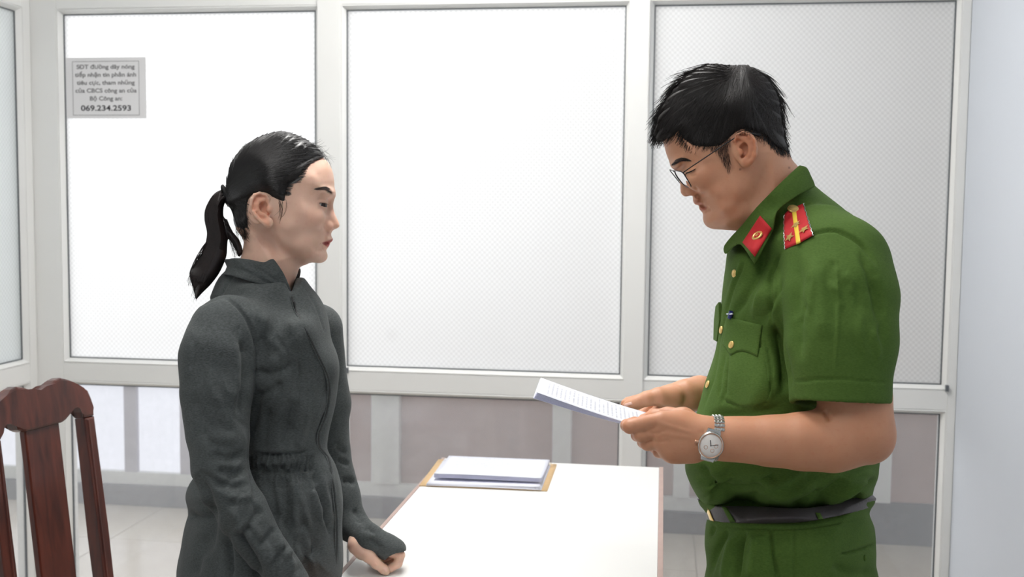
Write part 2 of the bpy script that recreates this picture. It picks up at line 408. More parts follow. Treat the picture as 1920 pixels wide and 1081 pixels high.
for s, wd, yy in zip(lines, widths, ys):
    cu = bpy.data.curves.new('line_of_text', 'FONT'); cu.body = s.replace('Đ', 'D'); cu.size = .02; cu.align_x = 'CENTER'; cu.align_y = 'CENTER'
    cu.offset = .00045; cu.extrude = 0.; cu.space_character = 1.0
    t = bpy.data.objects.new('line_of_text', cu); COL.objects.link(t); bpy.context.view_layer.update()
    k = W_*wd*.985/max(t.dimensions.x, 1e-4); ky = min(k, 1.6*H_*.075/.02/1.25) if s[0] != '0' else H_*.125/.02
    dg = bpy.context.evaluated_depsgraph_get(); me = bpy.data.meshes.new_from_object(t.evaluated_get(dg)); bpy.data.objects.remove(t)
    me.transform(Matrix.Translation((x0+W_*.5, ny-.00105, z0+H_*yy)) @ Matrix.Rotation(math.pi/2, 4, 'X') @ Matrix.Diagonal((k, ky, 1, 1)))
    if 'Đ' in s:                       # the cross-bar of the capital letter
        xs_ = [v.co.x for v in me.vertices]; xa, xw = min(xs_), max(xs_)-min(xs_); zc_ = z0+H_*(yy+.004)
        bm = bmesh.new(); bm.from_mesh(me); box_bm(bm, xa+xw*.040, xa+xw*.078, ny-.0012, ny-.0010, zc_-.0011, zc_+.0011); bm.to_mesh(me); bm.free()
    me.materials.clear(); link('line_of_text', me, inkd if s[0] == '0' else inkm, NO)

# ------------------------------------------------------------------ wooden chair
def wood():
    N = NT('dark_red_wood'); tc = N.n('ShaderNodeTexCoord').outputs['Object']
    mp = N.n('ShaderNodeMapping', i={0: tc, 3: (30, 30, 4)}).outputs[0]
    nz = N.n('ShaderNodeTexNoise', i={'Vector': mp, 'Scale': 1.6, 'Detail': 6., 'Distortion': .6}).outputs[0]
    c = N.mix(N.n('ShaderNodeMapRange', i={0: nz, 1: .35, 2: .68}).outputs[0], lin((94, 44, 32)), lin((58, 25, 19)))
    p = N.n('ShaderNodeBsdfPrincipled', i={'Base Color': c, 'Roughness': .28, 'Specular IOR Level': .5, 'Coat Weight': .35, 'Coat Roughness': .12})
    N.l(p.outputs[0], N.out.inputs[0]); return N.m
wd = wood()
cA = on_z(110, 707, 1.02); cB = on_z(21, 725, 1.02); cc = (cA+cB)/2
dS = Vector(cA-cB).normalized(); ks = (cA-cB).dot(cA-cB)**.5/.127
nrm = Vector((dS.y, -dS.x, 0)); lean = .115
upv = Vector((-nrm.x*math.sin(lean), -nrm.y*math.sin(lean), math.cos(lean)))
CM = frame_M(Vector(cc), dS, upv, dS.cross(upv))
base = Vector(cc)+nrm*.25; base.z = 0
CH = empty('wooden_chair', tuple(base), label='dark red-brown varnished wooden chair with carved crest rail behind the woman', cat='chair')
S = lambda pts: [(x*ks*.92-.004, y*(1.25 if y > -.03 else 1)) for x, y in pts]
half = [(.0, -.0135), (.02, -.0125), (.035, -.008), (.048, -.0025), (.0635, 0), (.078, -.003), (.095, -.010), (.112, -.0165), (.130, -.025), (.143, -.038), (.151, -.056), (.154, -.078), (.1545, -.095),
        (.122, -.095), (.120, -.082), (.115, -.070), (.105, -.063), (.092, -.0645), (.079, -.072), (.072, -.085), (.064, -.0895), (.054, -.0925)]
poly = S(half+[(-x, y) for x, y in half[::-1] if x > 0])
prism('crest_rail', poly, .030, CM, wd, CH, bev=.005)
splat = prism('splat', S([(-.05, -.56), (.05, -.56), (.05, -.0905), (-.05, -.0905)]), .016, CM, wd, CH, bev=.003)
for sg in (1, -1):
    st = [(.1545, -.0955), (.157, -.35), (.158, -.60), (.124, -.60), (.1235, -.35), (.122, -.0955)]
    prism('stile', S([(sg*x, y) for x, y in st]), .030, CM, wd, CH, bev=.005)
    prism('stile_moulding', S([(sg*x, y) for x, y in [(.1285, -.10), (.132, -.60), (.138, -.60), (.1345, -.10)]]), .034, CM, wd, CH, bev=.002)
zs = .44
Mz = frame_M(Vector((cc[0], cc[1], 0))+nrm*.066, nrm, dS, Vector((0, 0, 1)))
bm = bmesh.new()
prism('seat', [(-.02, -.17*ks), (.40, -.20*ks), (.40, .20*ks), (-.02, .17*ks)], .035, Mz @ Matrix.Translation((0, 0, zs)), wd, CH, bev=.008)
for (a, b) in ((.37, .185*ks), (.37, -.185*ks), (.005, .15*ks), (.005, -.15*ks)):
    prism('leg', [(a-.018, b-.018), (a+.018, b-.018), (a+.018, b+.018), (a-.018, b+.018)], zs-.017, Mz @ Matrix.Translation((0, 0, (zs-.017)/2)), wd, CH, bev=.004)
for b in (.168*ks, -.168*ks):
    prism('stretcher', [(.02, b-.01), (.355, b-.01), (.355, b+.01), (.02, b+.01)], .025, Mz @ Matrix.Translation((0, 0, .16)), wd, CH)
# ------------------------------------------------------------------ sculpting toolkit: signed distance volumes -> meshes
def cs(px, py, d): return np.array(((px-960)*d/F_PX, (py-540.5)*d/F_PX, d))        # camera-space point in metres (x right, y down, z depth)
def cs2w(P): P = np.asarray(P); return CO + P[..., 0:1]*CR - P[..., 1:2]*CU + P[..., 2:3]*CF
def smooth_poly(pts, sub=6, closed=True):
    P = np.array(pts, float); n = len(P); out = []
    for i in range(n if closed else n-1):
        g = lambda k: P[k % n] if closed else P[min(max(k, 0), n-1)]
        p0, p1, p2, p3 = g(i-1), g(i), g(i+1), g(i+2)
        for j in range(sub):
            t = j/sub
            out.append(.5*((2*p1)+(-p0+p2)*t+(2*p0-5*p1+4*p2-p3)*t*t+(-p0+3*p1-3*p2+p3)*t**3))
    if not closed: out.append(P[-1])
    return np.array(out)
def poly_sd(poly, X, Y):
    """signed distance to a polygon in pixels, positive inside"""
    d2 = np.full(X.shape, 1e12); ins = np.zeros(X.shape, bool); n = len(poly)
    for i in range(n):
        ax, ay = poly[i]; bx, by = poly[(i+1) % n]; ex, ey = bx-ax, by-ay
        wx, wy = X-ax, Y-ay; t = np.clip((wx*ex+wy*ey)/(ex*ex+ey*ey+1e-12), 0, 1)
        d2 = np.minimum(d2, (wx-t*ex)**2+(wy-t*ey)**2)
        c = (ay > Y) != (by > Y)
        with np.errstate(divide='ignore', invalid='ignore'): ins ^= c & (X < (bx-ax)*(Y-ay)/(by-ay+1e-30)+ax)
    d = np.sqrt(d2); return np.where(ins, d, -d)
def line_d(pl, X, Y):
    """distance in px to an open polyline, and arc parameter 0..1"""
    d2 = np.full(X.shape, 1e12); T = np.zeros(X.shape); P = np.array(pl, float)
    L = np.concatenate([[0], np.cumsum(np.hypot(*(P[1:]-P[:-1]).T))])
    for i in range(len(P)-1):
        a = P[i]; e = P[i+1]-a; wx, wy = X-a[0], Y-a[1]
        t = np.clip((wx*e[0]+wy*e[1])/(e@e+1e-12), 0, 1); q = (wx-t*e[0])**2+(wy-t*e[1])**2
        m_ = q < d2; d2 = np.where(m_, q, d2); T = np.where(m_, (L[i]+t*(L[i+1]-L[i]))/L[-1], T)
    return np.sqrt(d2), T
def idw(ctrl, X, Y, p=2.5):
    num = 0.; den = 0.
    for x, y, v in ctrl:
        w_ = 1/((X-x)**2+(Y-y)**2+4.)**(p/2); num = num+w_*v; den = den+w_
    return num/den
def smin(a, b, k):
    if np.ndim(k) == 0 and k <= 0: return np.minimum(a, b)
    h = np.maximum(k-np.abs(a-b), 0)/k; return np.minimum(a, b)-h*h*k*.25
def smax(a, b, k): return -smin(-a, -b, k)

class Vol:
    """distance field on a lattice of (pixel x, pixel y, depth); only a convenient way to place points, the mesh is in metres"""
    def __init__(s, x0, x1, y0, y1, d0, d1, step_m):
        dm = (d0+d1)/2; sp = step_m*F_PX/dm
        s.xs = np.arange(x0, x1+sp, sp, dtype=np.float32); s.ys = np.arange(y0, y1+sp, sp, dtype=np.float32); s.ds = np.arange(d0, d1+step_m, step_m, dtype=np.float32)
        s.F = np.full((len(s.xs), len(s.ys), len(s.ds)), .06, np.float32)
        s.sp = sp; s.st = step_m; s.mid = None
    def sl(s, lo, hi):
        """slices covering camera-space box lo..hi"""
        d0, d1 = lo[2], hi[2]
        def rng(arr, a, b):
            i0 = int(np.searchsorted(arr, a)); i1 = int(np.searchsorted(arr, b)); return slice(max(i0-1, 0), min(i1+1, len(arr)))
        qx = [960+v*F_PX/d for v in (lo[0], hi[0]) for d in (d0, d1)]; qy = [540.5+v*F_PX/d for v in (lo[1], hi[1]) for d in (d0, d1)]
        return rng(s.xs, min(qx), max(qx)), rng(s.ys, min(qy), max(qy)), rng(s.ds, d0, d1)
    def co(s, S):
        D = s.ds[S[2]][None, None, :]; X = (s.xs[S[0]]-960)[:, None, None]*D/F_PX; Y = (s.ys[S[1]]-540.5)[None, :, None]*D/F_PX
        return X, Y, D
    def full(s): return (slice(0, len(s.xs)), slice(0, len(s.ys)), slice(0, len(s.ds)))
    def px(s): return s.xs[:, None].astype(float), s.ys[None, :].astype(float)
    def _apply(s, S, f, k, op):
        if op == 'add': s.F[S] = smin(s.F[S], f, k)
        elif op == 'sub': s.F[S] = smax(s.F[S], -f, k)
        elif op == 'and': s.F[S] = smax(s.F[S], f, k)
    def cap(s, a, b, ra, rb, k=0., op='add', flat=None):
        a = np.asarray(a, float); b = np.asarray(b, float); r = max(ra, rb)+max(k, .004)+.012
        S = s.sl(np.minimum(a, b)-r, np.maximum(a, b)+r); X, Y, D = s.co(S)
        if 0 in s.F[S].shape: return
        e = b-a; wx, wy, wz = X-a[0], Y-a[1], D-a[2]
        t = np.clip((wx*e[0]+wy*e[1]+wz*e[2])/(e@e+1e-12), 0, 1)
        f = np.sqrt((wx-t*e[0])**2+(wy-t*e[1])**2+(wz-t*e[2])**2)-(ra+(rb-ra)*t)
        s._apply(S, f.astype(np.float32), k, op)
    def chain(s, pts, k=0., kj=None):
        """pts: list of (px,py,depth,radius_m)"""
        for p, q in zip(pts[:-1], pts[1:]): s.cap(cs(*p[:3]), cs(*q[:3]), p[3], q[3], k if kj is None else kj)
    def ell(s, c, r, k=0., op='add', R=None):
        c = np.asarray(c, float); r = np.asarray(r, float); m_ = max(r)+max(k, .004)+.012
        S = s.sl(c-m_, c+m_); X, Y, D = s.co(S)
        if 0 in s.F[S].shape: return
        x, y, z = X-c[0], Y-c[1], D-c[2]
        if R is not None: R = np.asarray(R, float); x, y, z = (R[0, 0]*x+R[0, 1]*y+R[0, 2]*z, R[1, 0]*x+R[1, 1]*y+R[1, 2]*z, R[2, 0]*x+R[2, 1]*y+R[2, 2]*z)
        k0 = np.sqrt((x/r[0])**2+(y/r[1])**2+(z/r[2])**2); k1 = np.sqrt((x/r[0]**2)**2+(y/r[1]**2)**2+(z/r[2]**2)**2)+1e-9
        s._apply(S, (k0*(k0-1)/k1).astype(np.float32), k, op)
    def infl(s, poly, Wm, Dm, mid, k=0., op='add', both=True):
        """puff an outline (pixels) up to half width Wm (m) over an edge distance Dm (m), about the sheet depth=mid; Wm, Dm, mid: numbers or maps"""
        X, Y = s.px(); m0 = float(np.mean(mid)); sc = m0/F_PX
        d = poly_sd(poly, X+0*Y, Y+0*X)*sc
        t = np.minimum(d/Dm, 1.); W2 = np.asarray(Wm)**2*np.where(t > 0, 2*t-t*t, 2*t)
        gx, gy = np.gradient(W2, s.sp*sc); G2 = (gx*gx+gy*gy)[:, :, None]
        w_ = s.ds[None, None, :]-(np.asarray(mid)[..., None] if np.ndim(mid) else mid)
        f = (w_*w_-W2[:, :, None])/np.sqrt(4*w_*w_+G2+1e-6)
        s._apply(s.full(), np.clip(f, -.06, .06).astype(np.float32), k, op)
    def cut2d(s, poly, k=0., sign=1):
        """keep only what projects inside the outline (sign=1) or outside (-1)"""
        X, Y = s.px(); d = poly_sd(poly, X+0*Y, Y+0*X)*(float(s.ds.mean())/F_PX)
        s.F = smax(s.F, (-sign*d)[:, :, None].astype(np.float32), k)
    def near_depth(s):
        """depth of the surface nearest the camera for every lattice pixel (nan where none)"""
        ins = s.F < 0; anyv = ins.any(2); i = ins.argmax(2); i0 = np.maximum(i-1, 0)
        a = np.take_along_axis(s.F, i0[..., None], 2)[..., 0]; b = np.take_along_axis(s.F, i[..., None], 2)[..., 0]
        t = np.where(i > 0, a/(a-b+1e-9), 0); d = s.ds[i0]+t*s.st
        return np.where(anyv, d, np.nan)
    def mesh(s, smooth=2):
        V, Q = nets(s.F); used = np.zeros(len(V), bool); used[Q] = True; V = V[used]; Q = (np.cumsum(used)-1)[Q]
        px = s.xs[0]+V[:, 0]*s.sp; py = s.ys[0]+V[:, 1]*s.sp; d = s.ds[0]+V[:, 2]*s.st
        P = np.stack([(px-960)*d/F_PX, (py-540.5)*d/F_PX, d], 1)
        return relax(P, Q, smooth), Q

def nets(F):
    I = F < 0; nx, ny, nz = F.shape
    cnt = np.zeros((nx-1, ny-1, nz-1), np.uint8)
    for a in (0, 1):
        for b in (0, 1):
            for c in (0, 1): cnt += I[a:nx-1+a, b:ny-1+b, c:nz-1+c]
    act = (cnt > 0) & (cnt < 8); idx = np.argwhere(act); n = len(idx)
    num = np.full(act.shape, -1, np.int32); num[act] = np.arange(n)
    i, j, k = idx.T; val = {}
    for a in (0, 1):
        for b in (0, 1):
            for c in (0, 1): val[a, b, c] = F[i+a, j+b, k+c].astype(np.float64)
    acc = np.zeros((n, 3)); m_ = np.zeros(n)
    for ax in range(3):
        for u in (0, 1):
            for v in (0, 1):
                p = [u, v]; p.insert(ax, 0); q = [u, v]; q.insert(ax, 1)
                A, B_ = val[tuple(p)], val[tuple(q)]; c = (A < 0) != (B_ < 0)
                t = np.where(c, A/np.where(c, A-B_, 1), 0)
                pt = np.zeros((n, 3)); pt[:] = p; pt[:, ax] = t
                acc += pt*c[:, None]; m_ += c
    V = idx+acc/m_[:, None]; Qs = []
    for ax in range(3):
        o1, o2 = [(1, 2), (2, 0), (0, 1)][ax]
        sl0 = [slice(None)]*3; sl1 = [slice(None)]*3
        sl0[ax] = slice(0, -1); sl1[ax] = slice(1, None)
        for o in (o1, o2): sl0[o] = slice(1, -1); sl1[o] = slice(1, -1)
        A = I[tuple(sl0)]; B_ = I[tuple(sl1)]; ch = np.argwhere(A != B_)
        if not len(ch): continue
        sgn = A[tuple(ch.T)]; ch = ch.copy(); ch[:, o1] += 1; ch[:, o2] += 1
        def cell(d1, d2):
            c = ch.copy(); c[:, o1] += d1; c[:, o2] += d2; return num[tuple(c.T)]
        q = np.stack([cell(-1, -1), cell(0, -1), cell(0, 0), cell(-1, 0)], 1)
        q[~sgn] = q[~sgn][:, ::-1]; Qs.append(q)
    Q = np.concatenate(Qs); Q = Q[(Q >= 0).all(1)]
    return V, Q
def relax(P, Q, it, lam=.5, mu=-.52):
    if it <= 0: return P
    n = len(P); E_ = np.concatenate([Q[:, [0, 1]], Q[:, [1, 2]], Q[:, [2, 3]], Q[:, [3, 0]]]); E_ = np.concatenate([E_, E_[:, ::-1]])
    deg = np.maximum(np.bincount(E_[:, 0], minlength=n), 1)
    for t in range(it):
        for l_ in (lam, mu):
            A = np.stack([np.bincount(E_[:, 0], P[E_[:, 1], c], n) for c in range(3)], 1)/deg[:, None]; P = P+l_*(A-P)
    return P
def vnormals(P, Q):
    a, b, c, d = (P[Q[:, i]] for i in range(4)); nq = np.cross(c-a, d-b); N_ = np.zeros_like(P)
    for i in range(4):
        for ax in range(3): N_[:, ax] += np.bincount(Q[:, i], nq[:, ax], len(P))
    return N_/(np.linalg.norm(N_, axis=1, keepdims=True)+1e-12)
def to_px(P): return 960+P[:, 0]*F_PX/P[:, 2], 540.5+P[:, 1]*F_PX/P[:, 2]
def rand_folds(poly, n, ang, jit, ln, amp, wd_, seed=1):
    """n small soft folds inside an outline, running about direction ang (radians)"""
    g = np.random.default_rng(seed); P = np.array(poly, float); lo, hi = P.min(0), P.max(0); out = []
    while len(out) < n:
        c = lo+(hi-lo)*g.random(2)
        if poly_sd(P, np.array([c[0]]), np.array([c[1]]))[0] < 4: continue
        a = ang+g.normal(0, jit); L = ln*g.uniform(.5, 1.3); d = np.array((math.cos(a), math.sin(a))); nrm_ = np.array((-d[1], d[0]))*g.normal(0, .15)*L
        out.append(([tuple(c-d*L/2), tuple(c+nrm_), tuple(c+d*L/2)], amp*g.uniform(.4, 1.)*g.choice((-1, 1)), wd_*g.uniform(.6, 1.4)))
    return out
def creases(P, Q, strokes, near=True, dmax=None, gain=1.):
    """press folds / seams into the side that faces us. stroke: (points px, depth m (+ in), width px[, taper])"""
    N_ = vnormals(P, Q)
    if N_[P[:, 2].argmin(), 2] > 0: N_ = -N_
    px, py = to_px(P); face = np.clip(-N_[:, 2]*1.6+.25, 0, 1)
    if dmax is not None: face = face*(P[:, 2] < dmax)
    off = np.zeros(len(P))
    for st in strokes:
        pl, amp, wd_ = st[:3]; pl = smooth_poly(pl, 5, False) if len(pl) > 2 else np.array(pl, float)
        lo = pl.min(0)-3*wd_; hi = pl.max(0)+3*wd_; m_ = (px > lo[0]) & (px < hi[0]) & (py > lo[1]) & (py < hi[1]) & (face > 0)
        if len(st) > 4: m_ &= P[:, 2] < st[4]
        if not m_.any(): continue
        d, t = line_d(pl, px[m_], py[m_]); tp = np.minimum(1, np.minimum(t, 1-t)*5+.05) if len(st) < 4 or st[3] else 1.
        off[m_] += -gain*amp*np.exp(-(d/wd_)**2)*tp
    return P+N_*(off*face)[:, None]
def link_vol(name, P, Q, mt, parent, col=None, **kw):
    me = mesh_fast(name, cs2w(P), Q)
    o = link(name, me, mt, parent, smooth=True, **kw)
    if col is not None:
        a = me.color_attributes.new('Col', 'FLOAT_COLOR', 'POINT'); c = np.ones((len(P), 4), np.float32); c[:, :3] = col; a.data.foreach_set('color', c.ravel())
    return o
def tubes(name, paths, r0, r1, mt, parent, ns=3, cam_space=True, **kw):
    """paths (n,K,3); radius tapers r0 -> r1; one mesh of fine strands"""
    A = np.asarray(paths, float); n, K, _ = A.shape
    W_ = cs2w(A.reshape(-1, 3)).reshape(n, K, 3) if cam_space else A
    T = np.gradient(W_, axis=1); T /= np.linalg.norm(T, axis=2, keepdims=True)+1e-12
    up_ = np.zeros_like(T); up_[..., 1] = 1.; U_ = np.cross(T, up_); U_ /= np.linalg.norm(U_, axis=2, keepdims=True)+1e-9; B_ = np.cross(T, U_)
    rr = (np.linspace(0, 1, K)[None, :]*(np.asarray(r1)-np.asarray(r0)).reshape(-1, 1) if np.ndim(r0) else np.linspace(0, 1, K)[None, :]*(r1-r0))+(np.asarray(r0).reshape(-1, 1) if np.ndim(r0) else r0)
    V = np.stack([W_+rr[..., None]*(math.cos(2*math.pi*k/ns)*U_+math.sin(2*math.pi*k/ns)*B_) for k in range(ns)], 2)
    idx = np.arange(n*K*ns).reshape(n, K, ns); Q = []
    for k in range(ns):
        k2 = (k+1) % ns; Q.append(np.stack([idx[:, :-1, k], idx[:, :-1, k2], idx[:, 1:, k2], idx[:, 1:, k]], -1).reshape(-1, 4))
    me = mesh_fast(name, V.reshape(-1, 3), np.concatenate(Q)); return link(name, me, mt, parent, smooth=True, **kw)
class DMap:
    """near-side depth of a sculpted volume, to lay patches, buttons and strands on it"""
    def __init__(s, vol, fill=None):
        s.xs, s.ys = vol.xs, vol.ys; D = vol.near_depth()
        if fill is not None: D = np.where(np.isnan(D), fill, D)
        s.D = D
    def __call__(s, px, py):
        fx = np.clip((np.asarray(px)-s.xs[0])/(s.xs[1]-s.xs[0]), 0, len(s.xs)-1.001); fy = np.clip((np.asarray(py)-s.ys[0])/(s.ys[1]-s.ys[0]), 0, len(s.ys)-1.001)
        i, j = fx.astype(int), fy.astype(int); u, v = fx-i, fy-j; D = s.D
        q = np.stack([D[i, j], D[i+1, j], D[i, j+1], D[i+1, j+1]]); wt = np.stack([(1-u)*(1-v), u*(1-v), (1-u)*v, u*v]); ok = ~np.isnan(q)
        return np.where(ok.any(0), np.nansum(np.where(ok, q*wt, 0), 0)/np.maximum((wt*ok).sum(0), 1e-9), np.nan)
    def normal(s, px, py, e=4.):
        a = s.pt(px-e, py); b = s.pt(px+e, py); c = s.pt(px, py-e); d = s.pt(px, py+e)
        n = np.cross(b-a, d-c); n = n/(np.linalg.norm(n)+1e-12); return -n if n[2] > 0 else n
    def pt(s, px, py, off=0.):
        return cs(px, py, float(s(px, py))-off)
def patch(name, top, bot, dm, off, thick, mt, parent, nu=14, nv=10, bulge=0., **kw):
    """a cloth patch between two outlines (pixels), laid on a surface and given thickness"""
    def res(pl, n):
        P = np.array(pl, float); L = np.concatenate([[0], np.cumsum(np.hypot(*(P[1:]-P[:-1]).T))]); t = np.linspace(0, L[-1], n+1)
        return np.stack([np.interp(t, L, P[:, 0]), np.interp(t, L, P[:, 1])], 1)
    A, B_ = res(top, nu), res(bot, nu); V = []
    for side in (0, 1):
        for j in range(nv+1):
            t = j/nv
            for i in range(nu+1):
                q = A[i]*(1-t)+B_[i]*t; e = min(i, nu-i, j, nv-j); b = bulge*min(1, min(i/nu, 1-i/nu)*4)*min(1, min(t, 1-t)*4)
                h = off+b+(thick if side else 0)*(.35 if e == 0 else 1); z = dm(q[0], q[1]); V.append(cs(q[0], q[1], float(z)-h))
    n = (nu+1)*(nv+1); I = lambda i, j, s_: s_*n+j*(nu+1)+i; Q = []
    for j in range(nv):
        for i in range(nu):
            Q.append((I(i, j, 1), I(i+1, j, 1), I(i+1, j+1, 1), I(i, j+1, 1))); Q.append((I(i, j, 0), I(i, j+1, 0), I(i+1, j+1, 0), I(i+1, j, 0)))
    for i in range(nu):
        for j in (0, nv): Q.append((I(i, j, 0), I(i+1, j, 0), I(i+1, j, 1), I(i, j, 1)))
    for j in range(nv):
        for i in (0, nu): Q.append((I(i, j, 0), I(i, j, 1), I(i, j+1, 1), I(i, j+1, 0)))
    V = np.array(V); ok = np.isfinite(V).all(1)
    if not ok.all(): V[~ok] = V[ok].mean(0)
    me = mesh_fast(name, cs2w(V), np.array(Q)); 
    bm = bmesh.new(); bm.from_mesh(me); bmesh.ops.recalc_face_normals(bm, faces=bm.faces[:]); bm.to_mesh(me); bm.free()
    return link(name, me, mt, parent, smooth=True, **kw)
def surf_M(dm, px, py, off=0., up=(0, -1, 0), e=4.):
    """placement frame on a sculpted surface: local z = outward normal, local y towards 'up' (camera space)"""
    o = cs2w(dm.pt(px, py, off)); n = dm.normal(px, py, e); nw = (cs2w(n)-CO); nw /= np.linalg.norm(nw)
    u_ = cs2w(np.array(up, float))-CO; u_ -= nw*(u_@nw); u_ /= np.linalg.norm(u_); x_ = np.cross(u_, nw)
    return frame_M(o, x_, u_, nw)
# ------------------------------------------------------------------ shared people materials
random.seed(3); rng = np.random.default_rng(7)
def skin_mat(name, base, dark, red):
    N = NT(name); tc = N.n('ShaderNodeTexCoord').outputs['Object']
    nz = N.n('ShaderNodeTexNoise', i={'Vector': tc, 'Scale': 28., 'Detail': 4.}).outputs[0]
    n2 = N.n('ShaderNodeTexNoise', i={'Vector': tc, 'Scale': 160., 'Detail': 2.}).outputs[0]
    c = N.mix(N.n('ShaderNodeMapRange', i={0: nz, 1: .35, 2: .7, 3: 0., 4: .32}).outputs[0], lin(base), lin(dark))
    c = N.mix(N.n('ShaderNodeMapRange', i={0: n2, 1: .55, 2: .8, 3: 0., 4: .28}).outputs[0], c, lin(red))
    a = N.n('ShaderNodeVertexColor', layer_name='Col').outputs[0]
    mm = N.n('ShaderNodeMix', data_type='RGBA', blend_type='MULTIPLY'); mm.inputs[0].default_value = 1; N.l(c, mm.inputs[6]); N.l(a, mm.inputs[7])
    nb = N.n('ShaderNodeTexNoise', i={'Vector': tc, 'Scale': 900., 'Detail': 2.}).outputs[0]
    b = N.n('ShaderNodeBump', i={'Strength': .10, 'Distance': .0006, 'Height': nb})
    p = N.n('ShaderNodeBsdfPrincipled', i={'Base Color': mm.outputs[2], 'Roughness': .48, 'Specular IOR Level': .42, 'Subsurface Weight': .25, 'Subsurface Radius': (.009, .0035, .002), 'Subsurface Scale': 1., 'Normal': b.outputs[0]})
    N.l(p.outputs[0], N.out.inputs[0]); return N.m
def hair_mat(name, c1, c2, rough=.34, spec=.5):
    N = NT(name); tc = N.n('ShaderNodeTexCoord').outputs['Object']
    nz = N.n('ShaderNodeTexNoise', i={'Vector': tc, 'Scale': 60., 'Detail': 4.}).outputs[0]
    p = N.n('ShaderNodeBsdfPrincipled', i={'Base Color': N.mix(nz, lin(c1), lin(c2)), 'Roughness': rough, 'Specular IOR Level': spec})
    N.l(p.outputs[0], N.out.inputs[0]); return N.m
def knit_mat(name, c1, c2, bump=.35, rough=.9, sheen=.0):
    """heathered jersey / woven cloth"""
    N = NT(name); tc = N.n('ShaderNodeTexCoord').outputs['Object']
    a = N.n('ShaderNodeTexNoise', i={'Vector': N.n('ShaderNodeMapping', i={0: tc, 3: (260, 260, 900)}).outputs[0], 'Scale': 1., 'Detail': 3.}).outputs[0]
    g = N.n('ShaderNodeTexNoise', i={'Vector': tc, 'Scale': 14., 'Detail': 4.}).outputs[0]
    f = N.math('ADD', N.math('MULTIPLY', a, .65), N.math('MULTIPLY', g, .35))
    c = N.mix(N.n('ShaderNodeMapRange', i={0: f, 1: .35, 2: .65}).outputs[0], lin(c1), lin(c2))
    w_ = N.n('ShaderNodeTexNoise', i={'Vector': tc, 'Scale': 1400., 'Detail': 1.}).outputs[0]
    b = N.n('ShaderNodeBump', i={'Strength': bump, 'Distance': .0007, 'Height': w_})
    p = N.n('ShaderNodeBsdfPrincipled', i={'Base Color': c, 'Roughness': rough, 'Specular IOR Level': .2, 'Sheen Weight': sheen, 'Sheen Roughness': .5, 'Normal': b.outputs[0]})
    N.l(p.outputs[0], N.out.inputs[0]); return N.m
skin_w = skin_mat('skin_fair', (228, 188, 166), (214, 168, 144), (210, 154, 132))
skin_m = skin_mat('skin_tan', (206, 152, 120), (186, 128, 96), (192, 122, 92))
hair_b = hair_mat('black_hair', (20, 19, 20), (34, 31, 31))
hair_pt = hair_mat('black_brown_hair', (22, 19, 19), (46, 34, 32))
grey_knit = knit_mat('charcoal_jersey', (60, 64, 64), (86, 90, 90), sheen=.06)
grey_dark = mat('charcoal_trim', (40, 43, 44), .7)
eye_white = mat('eye_white', (222, 218, 214), .2); iris_m = mat('iris_dark', (44, 32, 28), .15); lash_m = mat('lash', (24, 20, 20), .6); brow_m = mat('brow', (84, 72, 68), .8)
nail_m = mat('nail', (232, 188, 172), .3, spec=.5)
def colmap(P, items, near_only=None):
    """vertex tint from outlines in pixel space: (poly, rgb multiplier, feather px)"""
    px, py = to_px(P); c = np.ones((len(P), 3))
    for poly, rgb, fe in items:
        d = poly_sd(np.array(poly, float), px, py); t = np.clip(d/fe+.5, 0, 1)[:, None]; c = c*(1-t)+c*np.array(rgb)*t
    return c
def facing(P, Q):
    """make faces point outwards (towards the camera on the near side)"""
    N_ = vnormals(P, Q); return Q if N_[P[:, 2].argmin(), 2] < 0 else Q[:, ::-1]
def join_parts(parts):
    Ps, Qs, n = [], [], 0
    for P, Q in parts: Ps.append(P); Qs.append(Q+n); n += len(P)
    return np.concatenate(Ps), np.concatenate(Qs)
def eyeball(name, c, gaze, r, ir, parent):
    """eyeball with a raised iris, c in camera space, gaze a camera-space direction"""
    g = cs2w(np.array(gaze, float))-CO; g /= np.linalg.norm(g); cw = cs2w(c); u_ = np.cross(g, (0, 0, 1.)); u_ /= np.linalg.norm(u_); v_ = np.cross(g, u_)
    M = frame_M(cw, u_, v_, g); prof = [(r*math.sin(t), r*math.cos(t)) for t in np.linspace(.0001, math.pi-.0001, 18)]
    e = lathe(name, prof, M, eye_white, parent, n=24)
    a = math.asin(ir/r); lathe('iris', [(r*1.012*math.sin(t), r*1.012*math.cos(t)) for t in np.linspace(.0001, a, 6)], M, iris_m, e, n=20)
    return e

# ------------------------------------------------------------------ woman
DW = 1.78
foot = PW(500, 1000, 1.80); foot[2] = 0
WO = empty('person', tuple(foot), label='woman in charcoal zip-up jumpsuit with ponytail, standing with one hand on the desk', cat='person')

# --- head and neck
H = Vol(415, 648, 236, 612, DW-.105, DW+.105, .0016)
X, Y = H.px()
face = smooth_poly([(604, 293), (617, 307), (623.5, 321), (626.5, 337), (627, 350), (626, 361), (618, 371), (612.5, 382), (613.5, 394), (616, 408), (614.5, 422), (614, 434), (613, 446), (610, 457), (607.5, 466), (609.5, 475), (606, 484.5), (597, 490.5), (583, 491.5), (563, 492), (540, 483), (515, 468), (490, 448), (462, 440), (447, 428), (440, 410), (438, 390), (431, 365), (431, 335), (438, 310), (450, 291), (468, 274), (492, 259.5), (527, 250), (556, 257.5), (582, 272)], 5)
WmC = [(520, 268, .066), (500, 330, .0765), (455, 350, .070), (462, 425, .052), (580, 335, .0655), (600, 320, .060), (570, 395, .0675), (596, 400, .060), (540, 420, .0665), (500, 390, .0715), (560, 455, .055), (520, 450, .060), (598, 440, .048), (598, 472, .040), (580, 482, .046)]
